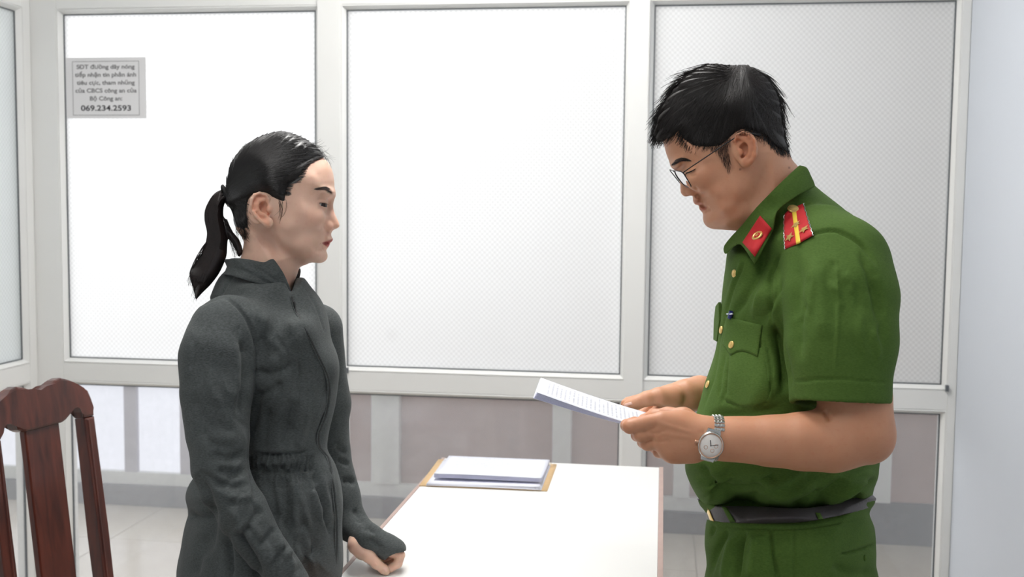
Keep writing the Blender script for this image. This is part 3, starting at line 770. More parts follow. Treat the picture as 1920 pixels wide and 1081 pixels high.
DmC = [(520, 268, .075), (440, 350, .080), (470, 430, .05), (620, 320, .055), (618, 350, .050), (612, 385, .040), (612, 410, .040), (610, 440, .034), (605, 475, .030), (570, 490, .026), (530, 470, .03), (600, 280, .06)]
Wm = idw(WmC, X, Y); Dm = idw(DmC, X, Y)
H.infl(face, Wm, Dm, DW)
neck = smooth_poly([(447, 425), (470, 420), (520, 440), (566, 470), (572, 488), (562, 499), (558, 512), (551, 533), (545, 560), (535, 640), (460, 640), (452, 560), (446, 505), (453, 476), (457, 448)], 4)
H.infl(neck, idw([(500, 480, .052), (490, 560, .052), (555, 500, .044), (500, 610, .050)], X, Y), .052, DW+.002, k=.016)
# brow ridge, cheek, chin
for sg in (-1, 1):
    H.ell(cs(613, 361, DW+sg*.030), (.010, .006, .022), k=.010)
    H.ell(cs(580, 407, DW+sg*.046), (.022, .016, .012), k=.016)
    H.ell(cs(600, 383, DW+sg*.031), (.0132, .0125, .0142), k=.006)          # lids
nose = smooth_poly([(619, 358), (627.5, 364), (626, 374), (624.8, 386), (626.6, 397), (631.4, 408), (636.4, 420), (635, 426), (626, 430.5), (620, 434), (611, 431), (607, 420), (611, 405), (613, 388), (613, 370)], 5)
H.infl(nose, idw([(620, 375, .0085), (622, 392, .0085), (624, 408, .0115), (613, 424, .0155), (632, 421, .0105), (625, 426, .013)], X, Y), idw([(622, 380, .009), (625, 420, .010), (612, 424, .008)], X, Y), DW, k=.011)
for sg in (-1, 1):
    H.ell(cs(616, 424, DW+sg*.0132), (.0074, .0074, .0064), k=.003)
    H.ell(cs(624.5, 431.5, DW+sg*.0062), (.0042, .0022, .0030), k=.0015, op='sub')
ul = smooth_poly([(619, 435), (621.6, 443), (624.6, 449), (618.5, 455), (606, 456.5), (601, 452), (606, 443), (612, 437)], 4)
H.infl(ul, .0235, .013, DW, k=.005)
ll = smooth_poly([(616, 455.5), (617.8, 459), (614, 465), (608, 469), (602, 463), (602, 456.5)], 4)
H.infl(ll, .021, .012, DW, k=.004)
H.ell(cs(601, 480, DW), (.011, .010, .016), k=.008)
for sg in (-1, 1):   # eye opening
    R = np.array([[math.cos(.10), math.sin(.10), 0], [-math.sin(.10), math.cos(.10), 0], [0, 0, 1]])
    H.ell(cs(608, 384.5, DW+sg*.0325), (.0125, .0031, .0152), k=.0008, op='sub', R=R)
# ears
def ear(V, sg, d0, rim, anti, plate, concha, trag, lobe, w0):
    """rim/anti: (px,py,lift m); all lifts measured outwards from w0"""
    dd = lambda l_: d0+sg*(w0+l_)
    c, rr, ang, tilt = plate
    ca, sa = math.cos(ang), math.sin(ang); ct, st = math.cos(tilt), math.sin(tilt)
    Rz = np.array([[ca, sa, 0], [-sa, ca, 0], [0, 0, 1]]); Ry = np.array([[ct, 0, -sg*st], [0, 1, 0], [sg*st, 0, ct]])
    V.ell(cs(c[0], c[1], dd(c[2])), rr, k=.004, R=Rz @ Ry)
    for a, b in zip(rim[:-1], rim[1:]): V.cap(cs(a[0], a[1], dd(a[2])), cs(b[0], b[1], dd(b[2])), a[3], b[3], k=.0018)
    for q in concha: V.ell(cs(q[0], q[1], dd(q[2])), q[3], k=.003, op='sub', R=Rz)
    for a, b in zip(anti[:-1], anti[1:]): V.cap(cs(a[0], a[1], dd(a[2])), cs(b[0], b[1], dd(b[2])), a[3], b[3], k=.003)
    V.ell(cs(trag[0], trag[1], dd(trag[2])), (.0042, .0052, .0042), k=.004)
    V.ell(cs(lobe[0], lobe[1], dd(lobe[2])), lobe[3], k=.005, R=Rz)
for sg in (-1, 1):
    ear(H, sg, DW,
        [(502, 383, .001, .0024), (503, 373, .003, .0026), (497, 365, .006, .0027), (487, 362.3, .009, .0028), (477.5, 365.5, .011, .0029), (472, 373.5, .0125, .0029), (470.8, 384, .013, .0028), (474, 395, .0125, .0027), (480, 405, .011, .0027), (488, 413.5, .009, .0028), (497, 420, .006, .003)],
        [(496, 373, .004, .0022), (485, 376, .0065, .0026), (481, 384, .008, .0029), (482.5, 393, .008, .0029), (489, 400.5, .006, .0029), (498, 404, .004, .0028)],
        ((488, 391, .0035), (.0185, .026, .0042), .30, .30),
        [(492, 391, .0045, (.0082, .0110, .0078)), (498, 397.5, .0025, (.0070, .0055, .0065)), (477, 383, .0135, (.0022, .011, .0028)), (488, 368.5, .0085, (.0075, .0028, .0028))],
        (504, 392.5, .003), (503, 417.5, .004, (.0080, .0090, .0040)), .0705)
Ph, Qh = H.mesh(3)
Ph = creases(Ph, Qh, [
    ([(618, 455), (610, 455.3), (602.5, 455.8)], .0022, 1.8), ([(601, 455.5), (599.5, 459)], .0012, 2.5),
    ([(609.5, 417), (607, 424), (609.5, 432)], .0016, 2.4), 
    ([(594, 377), (600, 373.5), (608, 374), (613, 377)], .0012, 1.8), ([(595, 391), (602, 393.5), (609, 393)], .0006, 2.5),
    ([(607, 470), (600, 469.5), (594, 468)], .0010, 4.), ([(504, 436), (519, 462), (540, 480), (563, 492)], .0035, 9., False),
    ([(515, 440), (517, 470), (525, 500), (540, 535)], .0012, 8.), ([(500, 450), (510, 500), (525, 545)], -.0015, 7.)])
Qh = facing(Ph, Qh)
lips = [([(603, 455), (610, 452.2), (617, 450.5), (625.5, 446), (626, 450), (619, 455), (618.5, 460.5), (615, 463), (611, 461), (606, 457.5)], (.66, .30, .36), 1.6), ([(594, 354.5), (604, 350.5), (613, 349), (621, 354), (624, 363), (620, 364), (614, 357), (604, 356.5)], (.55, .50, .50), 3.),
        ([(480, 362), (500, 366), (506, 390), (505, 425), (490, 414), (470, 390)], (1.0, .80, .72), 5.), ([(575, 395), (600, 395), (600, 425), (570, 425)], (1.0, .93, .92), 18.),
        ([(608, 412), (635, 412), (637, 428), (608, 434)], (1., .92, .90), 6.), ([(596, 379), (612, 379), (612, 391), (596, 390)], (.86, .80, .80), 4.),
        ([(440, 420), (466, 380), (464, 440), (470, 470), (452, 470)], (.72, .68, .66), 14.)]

# --- her resting hand (fist on the desk, thumb forward) and the other one by her side
def hand_vol(x0, x1, y0, y1, d0, d1, step=.0011): return Vol(x0, x1, y0, y1, d0, d1, step)
hp = on_z(722, 1068, TZ); dH = float((hp-CO) @ CF)          # depth of the desk top under the hand
HV = hand_vol(600, 780, 960, 1090, dH-.10, dH+.09, .0012)
D0 = dH-.012
HV.chain([(668, 1012, D0+.006, .0125), (674, 1018, D0, .0165), (684, 1026, D0+.004, .0205)], k=.012)                        # wrist -> palm
HV.chain([(684, 1020, D0+.022, .0155), (716, 1026, D0+.022, .0135)], k=.012); HV.chain([(684, 1026, D0, .017), (718, 1030, D0+.004, .0135)], k=.012)
HV.chain([(668, 1022, D0-.010, .0150), (690, 1040, D0-.016, .0115), (706, 1056, D0-.016, .0088), (719, 1066, D0-.014, .0080), (724, 1071, D0-.013, .0066)], k=.004)   # thumb
for pts in ([(722, 1030, D0+.002, .0100), (750, 1040, D0+.000, .0088), (746, 1056, D0-.004, .0078), (731, 1066, D0-.006, .0068)],
            [(722, 1028, D0+.020, .0100), (748, 1036, D0+.022, .0088), (744, 1052, D0+.018, .0078), (726, 1060, D0+.014, .0066)],
            [(716, 1026, D0+.036, .0095), (738, 1034, D0+.040, .0083), (728, 1048, D0+.036, .0074), (708, 1052, D0+.030, .0062)],
            [(706, 1026, D0+.048, .0085), (722, 1034, D0+.052, .0072), (708, 1046, D0+.048, .0064), (694, 1047, D0+.044, .0056)]):
    HV.chain(pts, k=.0016)
Pw, Qw = HV.mesh(3); Pw = creases(Pw, Qw, [([(704, 1051), (709, 1058)], .0006, 1.6), ([(711, 1046), (716, 1055)], .0005, 1.6), ([(745, 1047), (752, 1051)], .0006, 1.6)]); Qw = facing(Pw, Qw)
H2 = hand_vol(500, 700, 1050, 1250, 1.53, 1.70, .0016)
H2.chain([(520, 1062, 1.61, .024), (548, 1096, 1.62, .021), (565, 1118, 1.625, .022)], k=.01)
H2.chain([(565, 1114, 1.605, .017), (590, 1126, 1.605, .013)], k=.01); H2.chain([(565, 1114, 1.64, .016), (592, 1125, 1.645, .012)], k=.01)
H2.chain([(572, 1105, 1.60, .013), (600, 1118, 1.59, .010), (618, 1132, 1.59, .0085)], k=.004)
for i, (dx, dz) in enumerate(((0, -.024), (4, -.008), (2, .010), (-3, .026))):
    H2.chain([(592+dx, 1128, 1.625+dz, .0095), (620+dx, 1130, 1.627+dz, .0085), (629+dx, 1141, 1.63+dz, .0075), (616+dx, 1147, 1.632+dz, .0066)], k=.0015)
P2, Q2 = H2.mesh(2); Q2 = facing(P2, Q2)
# trunk under the clothes keeps the body in one piece
B0 = Vol(330, 700, 500, 1120, 1.55, 2.0, .006)
B0.chain([(500, 530, DW, .036), (495, 620, 1.80, .065), (500, 850, 1.80, .075), (490, 1060, 1.80, .08)], k=.03)
B0.chain([(495, 600, 1.79, .04), (420, 625, 1.67, .035)], k=.01); B0.chain([(495, 600, 1.80, .04), (572, 640, 1.925, .024)], k=.01)
B0.chain([(420, 625, 1.67, .035), (410, 860, 1.63, .028), (480, 1010, 1.61, .024), (530, 1075, 1.615, .020)], k=.02)
B0.chain([(572, 640, 1.925, .024), (612, 850, 1.95, .022), (648, 968, 1.925, .014), (672, 1012, D0, .013)], k=.004)
P0, Q0 = B0.mesh(1); Q0 = facing(P0, Q0)
PB, QB = join_parts([(Ph, Qh), (Pw, Qw), (P2, Q2), (P0, Q0)])
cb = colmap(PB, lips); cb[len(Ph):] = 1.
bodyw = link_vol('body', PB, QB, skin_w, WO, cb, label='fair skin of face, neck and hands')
for sg in (-1, 1):
    eyeball('eye', cs(599.2, 384, DW+sg*.0318), (1, .16, -.75 if sg < 0 else -.3), .0122, .0064, bodyw)
DMh = DMap(H)
# brows and lashes as fine hairs
def on_face(px, py, off, far=False, d0=DW):
    z = DMh(px, py); z = float(z) if np.isfinite(z) else d0
    return cs(px, py, (2*d0-z)+off if far else z-off)
paths = []
for i in range(230):
    t = random.random(); x = 594+29*t; yt = np.interp(t, [0, .35, .65, .9, 1], [355.5, 352, 350.5, 354, 360]); th = np.interp(t, [0, .3, .9, 1], [1., 4., 7., 5.])
    y = yt+random.uniform(-.5, th); L = random.uniform(4, 8)
    a = [(x, y), (x-L*.5, y-1.0-.5*t), (x-L, y-.9+.4*t)]
    paths.append([on_face(px, py, .0003+.0004*k) for k, (px, py) in enumerate(a)])
brow = tubes('eyebrow', paths, .00026, .00010, brow_m, bodyw)
paths = []
for i in range(26):
    t = i/25; x = 594.5+17*t; y = 380.4+1.3*t-1.0*math.sin(t*3.1); L = random.uniform(3.2, 5)
    z = DW-.0318-.0150*math.sqrt(max(0, 1-((x-598)/16)**2)); 
    paths.append([cs(x, y, z+.0004), cs(x+L*.5, y+.9, z-.0006), cs(x+L, y+.7, z-.001)])
tubes('eyelash', paths, .00034, .0001, lash_m, bodyw)
paths = [[on_face(614+2*t, 383+1.5*t, 0., True), on_face(625+2*t, 384+2*t, -.002, True), on_face(630+2*t, 386+3*t, -.003, True)] for t in np.linspace(0, 1, 6)]
DHV = DMap(HV); patch('nail', [(717.5, 1064.5), (723, 1061.5)], [(723.5, 1073.5), (728, 1069)], DHV, -.0002, .0006, nail_m, bodyw, 5, 6)

# --- hair
hairout = smooth_poly([(609, 294), (603, 284.5), (583, 266.5), (556, 252.5), (527, 245.5), (490, 254.5), (463, 269.5), (444.5, 288), (432.5, 308), (426, 333), (423.5, 353), (422, 380), (436, 394), (438, 416), (445, 430), (458, 442), (475, 450), (520, 450), (600, 420), (618, 340)], 5)
region = smooth_poly([(611, 293), (606, 283), (585, 262), (556, 248), (527, 240), (488, 249), (459, 264), (439, 284), (427, 306), (420, 333), (416, 352), (415, 382), (430, 396), (434, 418), (442, 434), (457, 446), (464, 438), (465.5, 420), (463.5, 396), (465, 378), (472, 366), (486, 361), (500, 366), (514, 374), (528, 379), (536, 378), (538, 364), (544, 347), (561, 336), (568, 322), (578, 308), (593, 297.5)], 4)
HR = Vol(412, 622, 238, 452, DW-.10, DW+.10, .0018)
X, Y = HR.px(); sd = poly_sd(region, X+0*Y, Y+0*X); ext = -.0022+.0095*np.clip((sd-1)/16, 0, 1)**.7
Wm2 = idw(WmC, X, Y)+ext; Dm2 = idw(DmC, X, Y)
HR.infl(hairout, Wm2, Dm2, DW); HR.cut2d(region, k=.002)
Pr, Qr = HR.mesh(3); px_, py_ = to_px(Pr)
# combed relief running to the tie
TIE = (424, 367)
ang = np.arctan2(py_-TIE[1], px_-TIE[0]); N_ = vnormals(Pr, Qr); sgn = -1 if N_[Pr[:, 2].argmin(), 2] > 0 else 1
rel = (np.sin(ang*61+np.sin(ang*17)*2)*.5+np.sin(ang*113+1.3)*.35)*.00045*np.clip(np.hypot(px_-TIE[0], py_-TIE[1])/60, 0, 1)
Pr = Pr+sgn*N_*rel[:, None]; Qr = facing(Pr, Qr)
hair = link_vol('hair', Pr, Qr, hair_b, WO, label='black hair combed back tight')
DMr = DMap(HR)
def bez(a, b, c, K):
    t = np.linspace(0, 1, K)[:, None]; return (1-t)**2*np.array(a)+2*t*(1-t)*np.array(b)+t*t*np.array(c)
def in_poly(poly, n, pad=0.):
    lo, hi = poly.min(0), poly.max(0); out = []
    while len(out) < n:
        q = lo+(hi-lo)*rng.random((n*3, 2)); d = poly_sd(poly, q[:, 0], q[:, 1]); out += list(q[d > pad])
    return np.array(out[:n])
st_ = in_poly(region, 2600, 1.0); edgept = region[rng.integers(0, len(region), 500)]; ok_ = (edgept[:, 0] > 470) & (edgept[:, 1] > 292); st_ = np.concatenate([st_, edgept[ok_]])
def comb(side):
    out = []
    for s_ in st_:
        dv = np.array(TIE)-s_; L = np.hypot(*dv)
        if L < 18: continue
        mid = s_+dv*.5+np.array((0, -1))*L*.30*np.clip((352-s_[1])/70, -.35, 1.)
        e_ = np.array(TIE)-dv/L*5+np.array((0, rng.normal(0, 7)))
        q = bez(s_, mid, e_, 16); q = q[:int(rng.integers(9, 17))] if L > 60 else q
        q = bez(q[0], q[len(q)//2]*2-.5*(q[0]+q[-1]), q[-1], 12)
        z = DMr(q[:, 0], q[:, 1])
        if not np.isfinite(z).all(): continue
        z = z-rng.uniform(.0002, .0009)*np.sin(np.linspace(.05, 3.0, 12)); z = z if side < 0 else 2*DW-z
        out.append([cs(a, b, c) for (a, b), c in zip(q, z)])
    return out
ps = comb(-1); tubes('hair_strands', ps, .00042, .00025, hair_b, hair, kind='stuff')
tubes('hair_strands', comb(1)[::3], .0006, .0003, hair_b, hair, kind='stuff')
def hairline(region_pts, dm_skin, tgt, n, out, L, d0):
    o_ = []
    for i in range(n):
        s_ = np.array(region_pts[int(rng.integers(0, len(region_pts)))])+rng.normal(0, 1.5, 2); dv = np.array(tgt)-s_; dv = dv/np.hypot(*dv)
        s0 = s_-dv*rng.uniform(0, out); q = bez(s0, s0+dv*L*.5+(0, -2), s0+dv*L+(0, rng.normal(0, 2)), 7); z = dm_skin(q[:, 0], q[:, 1]); zr = DMr(q[:, 0], q[:, 1]); z = np.where(np.isfinite(zr), np.minimum(z, zr), z)
        if np.isfinite(z).all(): o_.append([cs(u, v, c-.0005) for (u, v), c in zip(q, z)])
    return o_
hl = region[(region[:, 0] > 536) & (region[:, 1] > 294) & (region[:, 1] < 366)]
tubes('hair_strands', hairline(hl, DMh, TIE, 420, 8, 34, DW), .00020, .00016, hair_b, hair, kind='stuff')
hl = region[(region[:, 0] < 470) & (region[:, 1] > 380)]
tubes('hair_strands', hairline(hl, DMh, TIE, 160, 6, 22, DW), .00022, .00016, hair_b, hair, kind='stuff')
fly = []
for i in range(60):
    t = random.random(); s_ = np.array((np.interp(t, [0, 1], [585, 612]), np.interp(t, [0, .5, 1], [268, 280, 300]))); L = random.uniform(8, 26)
    a = math.radians(random.uniform(-60, 60)); q = bez(s_-(6, 0), s_+np.array((L*.4, -3)), s_+np.array((L*math.cos(a)*.8, L*math.sin(a)+6)), 8)
    zz = DW+random.uniform(-.03, .03); fly.append([cs(u, v, zz) for u, v in q])
for i in range(12):        # wisps in front of the ear
    s_ = np.array((random.uniform(522, 537), random.uniform(372, 380))); q = bez(s_, s_+np.array((random.uniform(0, 8), 18)), s_+np.array((random.uniform(-14, 2), random.uniform(26, 46))), 8)
    z = DMh(q[:, 0], q[:, 1]); fly.append([cs(u, v, c-.0006) for (u, v), c in zip(q, z)])
for i in range(40):        # nape
    s_ = np.array((random.uniform(440, 462), random.uniform(425, 440))); q = bez(s_, s_+np.array((random.uniform(-2, 6), 8)), s_+np.array((random.uniform(-4, 10), random.uniform(8, 22))), 8)
    z = DMh(q[:, 0], q[:, 1]); z = np.where(np.isfinite(z), z, DW-.02); fly.append([cs(u, v, c-.0008) for (u, v), c in zip(q, z)])
tubes('hair_strands', fly, .00022, .0001, hair_b, hair, kind='stuff')
# ponytail
Lp = smooth_poly([(416, 355), (404, 361), (393, 374), (384, 394), (383.5, 414), (388, 438), (382, 466), (369, 488), (357, 504), (356, 520), (362, 540), (367, 560)], 5, False)
Rp = smooth_poly([(424, 376), (419.5, 386), (418.5, 402), (421, 416), (426, 430), (427, 446), (426, 462), (424, 482), (412, 510), (396, 532), (380, 548), (368, 561)], 5, False)
PT = Vol(345, 462, 345, 568, DW-.045, DW+.05, .0018)
PT.infl(np.concatenate([Lp, Rp[::-1]]), .021, .019, DW+.0)
l2 = smooth_poly([(418, 408), (424, 412), (434, 431), (449, 450), (455, 472), (447, 481), (440, 464), (428, 446), (419, 430)], 4)
PT.infl(l2, .009, .008, DW-.004, k=.004)
Pp, Qp = PT.mesh(3); Qp = facing(Pp, Qp)
pony = link_vol('ponytail', Pp, Qp, hair_pt, WO)
paths = []
for i in range(900):
    s_ = random.random()**.9; t0 = random.uniform(0, .55); t1 = min(1, t0+random.uniform(.3, .6)); idx = np.linspace(t0, t1, 16)*(len(Lp)-1); i0 = np.minimum(idx.astype(int), len(Lp)-2); fr = (idx-i0)[:, None]
    A = Lp[i0]*(1-fr)+Lp[i0+1]*fr; B_ = Rp[i0]*(1-fr)+Rp[i0+1]*fr
    ss = np.clip(s_+.10*np.sin(np.linspace(0, 3, 16)+random.uniform(0, 6)), .02, .98)[:, None]; q = A+(B_-A)*ss
    wdt = np.hypot(*(B_-A).T)*.00088; hw = np.minimum(.0205, wdt*.5+.004)*np.sqrt(np.clip(1-(2*ss[:, 0]-1)**2, 0.02, 1)); sgn = -1 if random.random() < .8 else 1
    paths.append([cs(u, v, DW+sgn*(h+.0006)) for (u, v), h in zip(q, hw)])
for i in range(90):
    t = random.random(); a = np.array((random.uniform(419, 426), random.uniform(410, 420))); q = bez(a, (random.uniform(424, 440), 440), (random.uniform(436, 456), random.uniform(462, 484)), 16)
    paths.append([cs(u, v, DW-.004-random.uniform(-.004, .010)) for u, v in q])
for i in range(60):
    y = random.uniform(480, 556); x = np.interp(y, [480, 505, 520, 560], [374, 357, 356, 367])+random.uniform(0, 6); q = bez((x+14, y-30), (x, y-12), (x-random.uniform(-4, 8), y+random.uniform(2, 14)), 16)
    paths.append([cs(u, v, DW-.006+random.uniform(-.01, .01)) for u, v in q])
tubes('hair_strands', paths, .0005, .00018, hair_pt, pony, kind='stuff')
tie_m = mat('hair_tie', (24, 23, 24), .8)
paths = []
for k in range(3):
    a = np.linspace(0, 2*math.pi, 25); cx, cy = 419.5+2.2*k, 362.5+2.5*k-1
    paths.append([cs(cx+6*math.cos(t)*.35+2*math.sin(t), cy+13*math.sin(t)*1.0, DW-.0135*math.cos(t)) for t in a])
tubes('hair_tie', paths, .0026, .0026, tie_m, pony, ns=6)

# --- jumpsuit
J = Vol(316, 772, 478, 1130, 1.54, 2.03, .0030)
X, Y = J.px()
tor = smooth_poly([(440, 498), (424, 508), (404, 532), (386, 580), (376, 650), (372, 740), (375, 800), (378, 850), (366, 885), (352, 913), (347, 934), (352, 962), (344, 1000), (336, 1040), (331, 1085), (328, 1180), (560, 1180), (585, 1125), (616, 1101), (637, 1089), (643, 1064), (644, 1036), (642.5, 980), (640, 914), (630, 872), (617, 848), (614, 834), (619, 802), (624, 774), (633.5, 725), (636.5, 688), (632, 660), (623, 636), (616, 605), (609, 580), (598, 556), (584, 537), (570, 520), (556, 520), (548, 512), (500, 496)], 4)
Wt = idw([(500, 500, .066), (450, 515, .085), (460, 545, .120), (545, 560, .105), (520, 550, .100), (580, 565, .10), (480, 600, .165), (560, 620, .150), (500, 700, .155), (600, 700, .125), (500, 850, .128), (590, 850, .110), (480, 960, .158), (600, 960, .140), (480, 1080, .165)], X, Y, 3.)
Dt = idw([(500, 500, .06), (600, 580, .085), (620, 690, .095), (600, 850, .085), (620, 960, .10), (380, 700, .12), (360, 960, .11)], X, Y)
J.infl(tor, Wt, Dt, 1.795-.00022*(X-500)+0*Y)
J.chain([(428, 622, 1.665, .0585), (411, 668, 1.645, .0595)], k=.016)
J.chain([(411, 668, 1.645, .0595), (406, 735, 1.63, .0530), (408, 815, 1.62, .0465), (412, 872, 1.612, .0420), (425, 918, 1.605, .0405), (450, 956, 1.600, .0380), (503, 1038, 1.605, .0325), (546, 1093, 1.61, .0270)], k=.004)
J.chain([(590, 620, 1.92, .050), (612, 760, 1.945, .042), (618, 850, 1.950, .036), (640, 935, 1.935, .0330), (660, 984, 1.918, .0290), (690, 1008, dH-.012, .0240), (727, 1026, dH-.010, .0200), (741, 1032, dH-.009, .0180)], k=.010)
J.cap(cs(728, 1022, dH+.012), cs(742, 1030, dH+.014), .017, .014, .01); J.cap(cs(705, 1016, dH+.004), cs(742, 1028, dH+.002), .021, .016, .01)
# cuff openings
J.ell(cs(745, 1042, dH-.006), (.020, .0125, .028), k=.003, op='sub'); J.ell(cs(697, 1055, dH-.036), (.024, .0135, .026), k=.004, op='sub', R=np.array([[.86, .5, 0], [-.5, .86, 0], [0, 0, 1]]))
J.ell(cs(560, 1110, 1.61), (.022, .022, .022), k=.003, op='sub')
J.cut2d(smooth_poly([(503, 470), (513.5, 489), (526, 508), (535, 527), (545, 549), (552, 530), (561, 507), (578, 482), (578, 468)], 2), .004, -1)
Pj, Qj = J.mesh(3)
fold = [
    # armhole and panel seams
    ([(412, 556), (432, 562), (455, 585), (473, 618), (484, 655), (482, 690)], .0030, 3.2), ([(412, 556), (392, 562), (372, 572)], .0022, 3.),
    ([(440, 514), (428, 530), (412, 556)], .0014, 2.), ([(573, 540), (590, 570), (603, 605), (611, 625)], .0014, 1.8),
    ([(545, 645), (560, 680), (566, 715), (560, 760), (540, 810), (520, 850)], .0016, 3.),
    # pull from the armpit and bust
    ([(478, 690), (500, 700), (530, 692), (556, 672)], .0035, 9.), ([(470, 742), (500, 735), (535, 718)], .0025, 8.), ([(530, 850), (540, 800), (552, 750)], .0040, 9.), ([(555, 850), (568, 800), (574, 760)], -.0030, 10.),
    ([(490, 850), (498, 800), (505, 760)], .0030, 8.), ([(470, 820), (480, 780), (486, 730)], .0040, 9.), ([(598, 836), (606, 800), (612, 770)], .0030, 6.),
    ([(500, 620), (530, 650), (552, 690)], -.0030, 16.),
    # near sleeve
    ([(362, 600), (350, 660), (352, 720)], -.002, 12.), ([(455, 620), (462, 680), (455, 740), (448, 800)], .0042, 10.), ([(440, 640), (446, 700), (438, 760)], -.0025, 9.),
    ([(462, 850), (430, 858), (392, 852)], .0035, 9.), ([(465, 880), (440, 888), (405, 880)], .0040, 8.), ([(470, 905), (440, 912), (400, 902), (372, 880)], .0035, 8.), ([(480, 925), (455, 935), (420, 928)], -.003, 7.), ([(372, 800), (400, 830), (440, 840)], .0025, 9.), ([(362, 740), (385, 790), (420, 815)], .0018, 10.),
    ([(490, 950), (470, 980), (450, 1000)], .0030, 8.), ([(520, 985), (500, 1010), (478, 1022)], .0028, 7.), ([(540, 1020), (525, 1045), (508, 1062)], .0028, 6.), ([(420, 940), (450, 985), (490, 1040)], -.003, 9.),
    # hip, back of the trousers
    ([(366, 888), (385, 930), (392, 980), (380, 1050)], .0070, 12.), ([(352, 962), (375, 970), (395, 960)], .0050, 7.), ([(425, 1000), (430, 1040), (432, 1085)], .0050, 6.), ([(375, 1000), (372, 1040), (362, 1085)], .004, 9.), ([(445, 990), (470, 1040), (490, 1090)], .006, 8.),
    # front pleats below the waist
    ([(503, 890), (512, 930), (520, 985)], .0045, 9.), ([(545, 885), (552, 930), (556, 990)], -.0045, 12.), ([(530, 890), (535, 940), (540, 1000)], .0045, 8.), ([(590, 870), (600, 905), (612, 950), (620, 1010)], .0055, 6.), ([(575, 880), (582, 930), (592, 1000), (600, 1060)], .0040, 9.), ([(560, 1000), (572, 1040), (580, 1085)], .004, 9.), ([(628, 880), (634, 940), (636, 1010)], .003, 4.),
    # far sleeve
    ([(628, 835), (640, 842), (652, 848)], .0030, 5.), ([(632, 862), (645, 866), (656, 872)], .0030, 5.), ([(640, 905), (655, 900), (668, 908)], .0040, 6.), ([(660, 955), (670, 962), (682, 972)], .0035, 6.), ([(664, 975), (676, 974), (692, 984)], .0030, 6.), ([(676, 990), (690, 990), (706, 1000)], .0028, 6.), ([(690, 1010), (706, 1018), (716, 1030)], .0030, 5.)]
for i, x in enumerate(np.linspace(466, 588, 13)):
    fold.append(([(x, 850), (x+rng.normal(0, 2), 866), (x+rng.normal(0, 3), 884)], .0045, 3.4)); fold.append(([(x+3, 884), (x+4+rng.normal(0, 4), 905+rng.normal(0, 10))], .0025, 4.))
fold += [([(464, 848), (500, 852), (550, 850), (590, 842)], .0030, 3.), ([(464, 880), (500, 884), (550, 884), (596, 872)], .0030, 3.), ([(464, 866), (525, 870), (592, 858)], -.0035, 8.)]
fold += rand_folds([(350, 600), (480, 620), (460, 860), (365, 850)], 16, 1.35, .5, 70, .0016, 7., 3)+rand_folds([(480, 600), (560, 600), (630, 700), (600, 830), (480, 830)], 16, 1.7, .6, 70, .0016, 8., 4)+rand_folds([(440, 900), (630, 900), (640, 1080), (500, 1080)], 22, 1.45, .2, 90, .0026, 7., 5)+rand_folds([(380, 880), (470, 900), (560, 1060), (500, 1080)], 12, 2.3, .4, 40, .0022, 6., 6)
Pj = creases(Pj, Qj, fold, gain=1.8)
nzv = (np.sin(Pj[:, 0]*61+Pj[:, 1]*37)+np.sin(Pj[:, 1]*83-Pj[:, 0]*29+2)+np.sin(Pj[:, 2]*71+Pj[:, 1]*43))*.0005
Pj = Pj+vnormals(Pj, Qj)*nzv[:, None]; Qj = facing(Pj, Qj)
# trouser legs and shoes, below the frame
LG = Vol(300, 720, 1088, 2020, 1.55, 2.10, .010)
zf = lambda px, py, d: None
LG.chain([(478, 1085, 1.80, .128), (470, 1130, 1.80, .128)], k=.02)
for dx, dz in ((-15, -.085), (10, .085)):
    LG.chain([(475+dx, 1130, 1.80+dz, .088), (475+dx*1.2, 1500, 1.80+dz, .066), (470+dx, 1822, 1.80+dz, .052)], k=.02)
X, Y = LG.px(); tm = smooth_poly([(300, 1000), (638, 1000), (625, 1090), (560, 1126), (548, 1300), (548, 2010), (300, 2010)], 2); LG.cut2d(tm, .01)
Pl, Ql = LG.mesh(1); Ql = facing(Pl, Ql)
Pjj, Qjj = join_parts([(Pj, Qj), (Pl, Ql)])
suit = link_vol('jumpsuit', Pjj, Qjj, grey_knit, WO, label='charcoal marl zip-up jumpsuit')
DJ = DMap(J)
for dx, dz in ((-15, -.085), (10, .085)):
    f0 = PW(470+dx, 1860, 1.80+dz); f0[2] = 0; fwd = np.array((math.cos(.15), math.sin(.15), 0)); sd_ = np.array((-fwd[1], fwd[0], 0))
    V = []; Q = []; n = 14; prof = [(-.09, .028, .07), (-.05, .034, .08), (.0, .036, .085), (.06, .040, .06), (.12, .040, .042), (.155, .026, .03)]
    for (s_, hw, h_) in prof:
        for k in range(n):
            a = 2*math.pi*k/n; V.append(f0+fwd*(s_-.03)+sd_*hw*math.cos(a)+np.array((0, 0, max(0, h_*.5+h_*.5*math.sin(a)))))
    for i in range(len(prof)-1):
        for k in range(n): Q.append((i*n+k, i*n+(k+1) % n, (i+1)*n+(k+1) % n, (i+1)*n+k))
    Q += [tuple(range(n))[::-1], tuple(range((len(prof)-1)*n, len(prof)*n))]
    link('shoe', mesh_np('shoe', V, Q), mat('shoe_dark', (38, 36, 36), .5), WO, smooth=True)
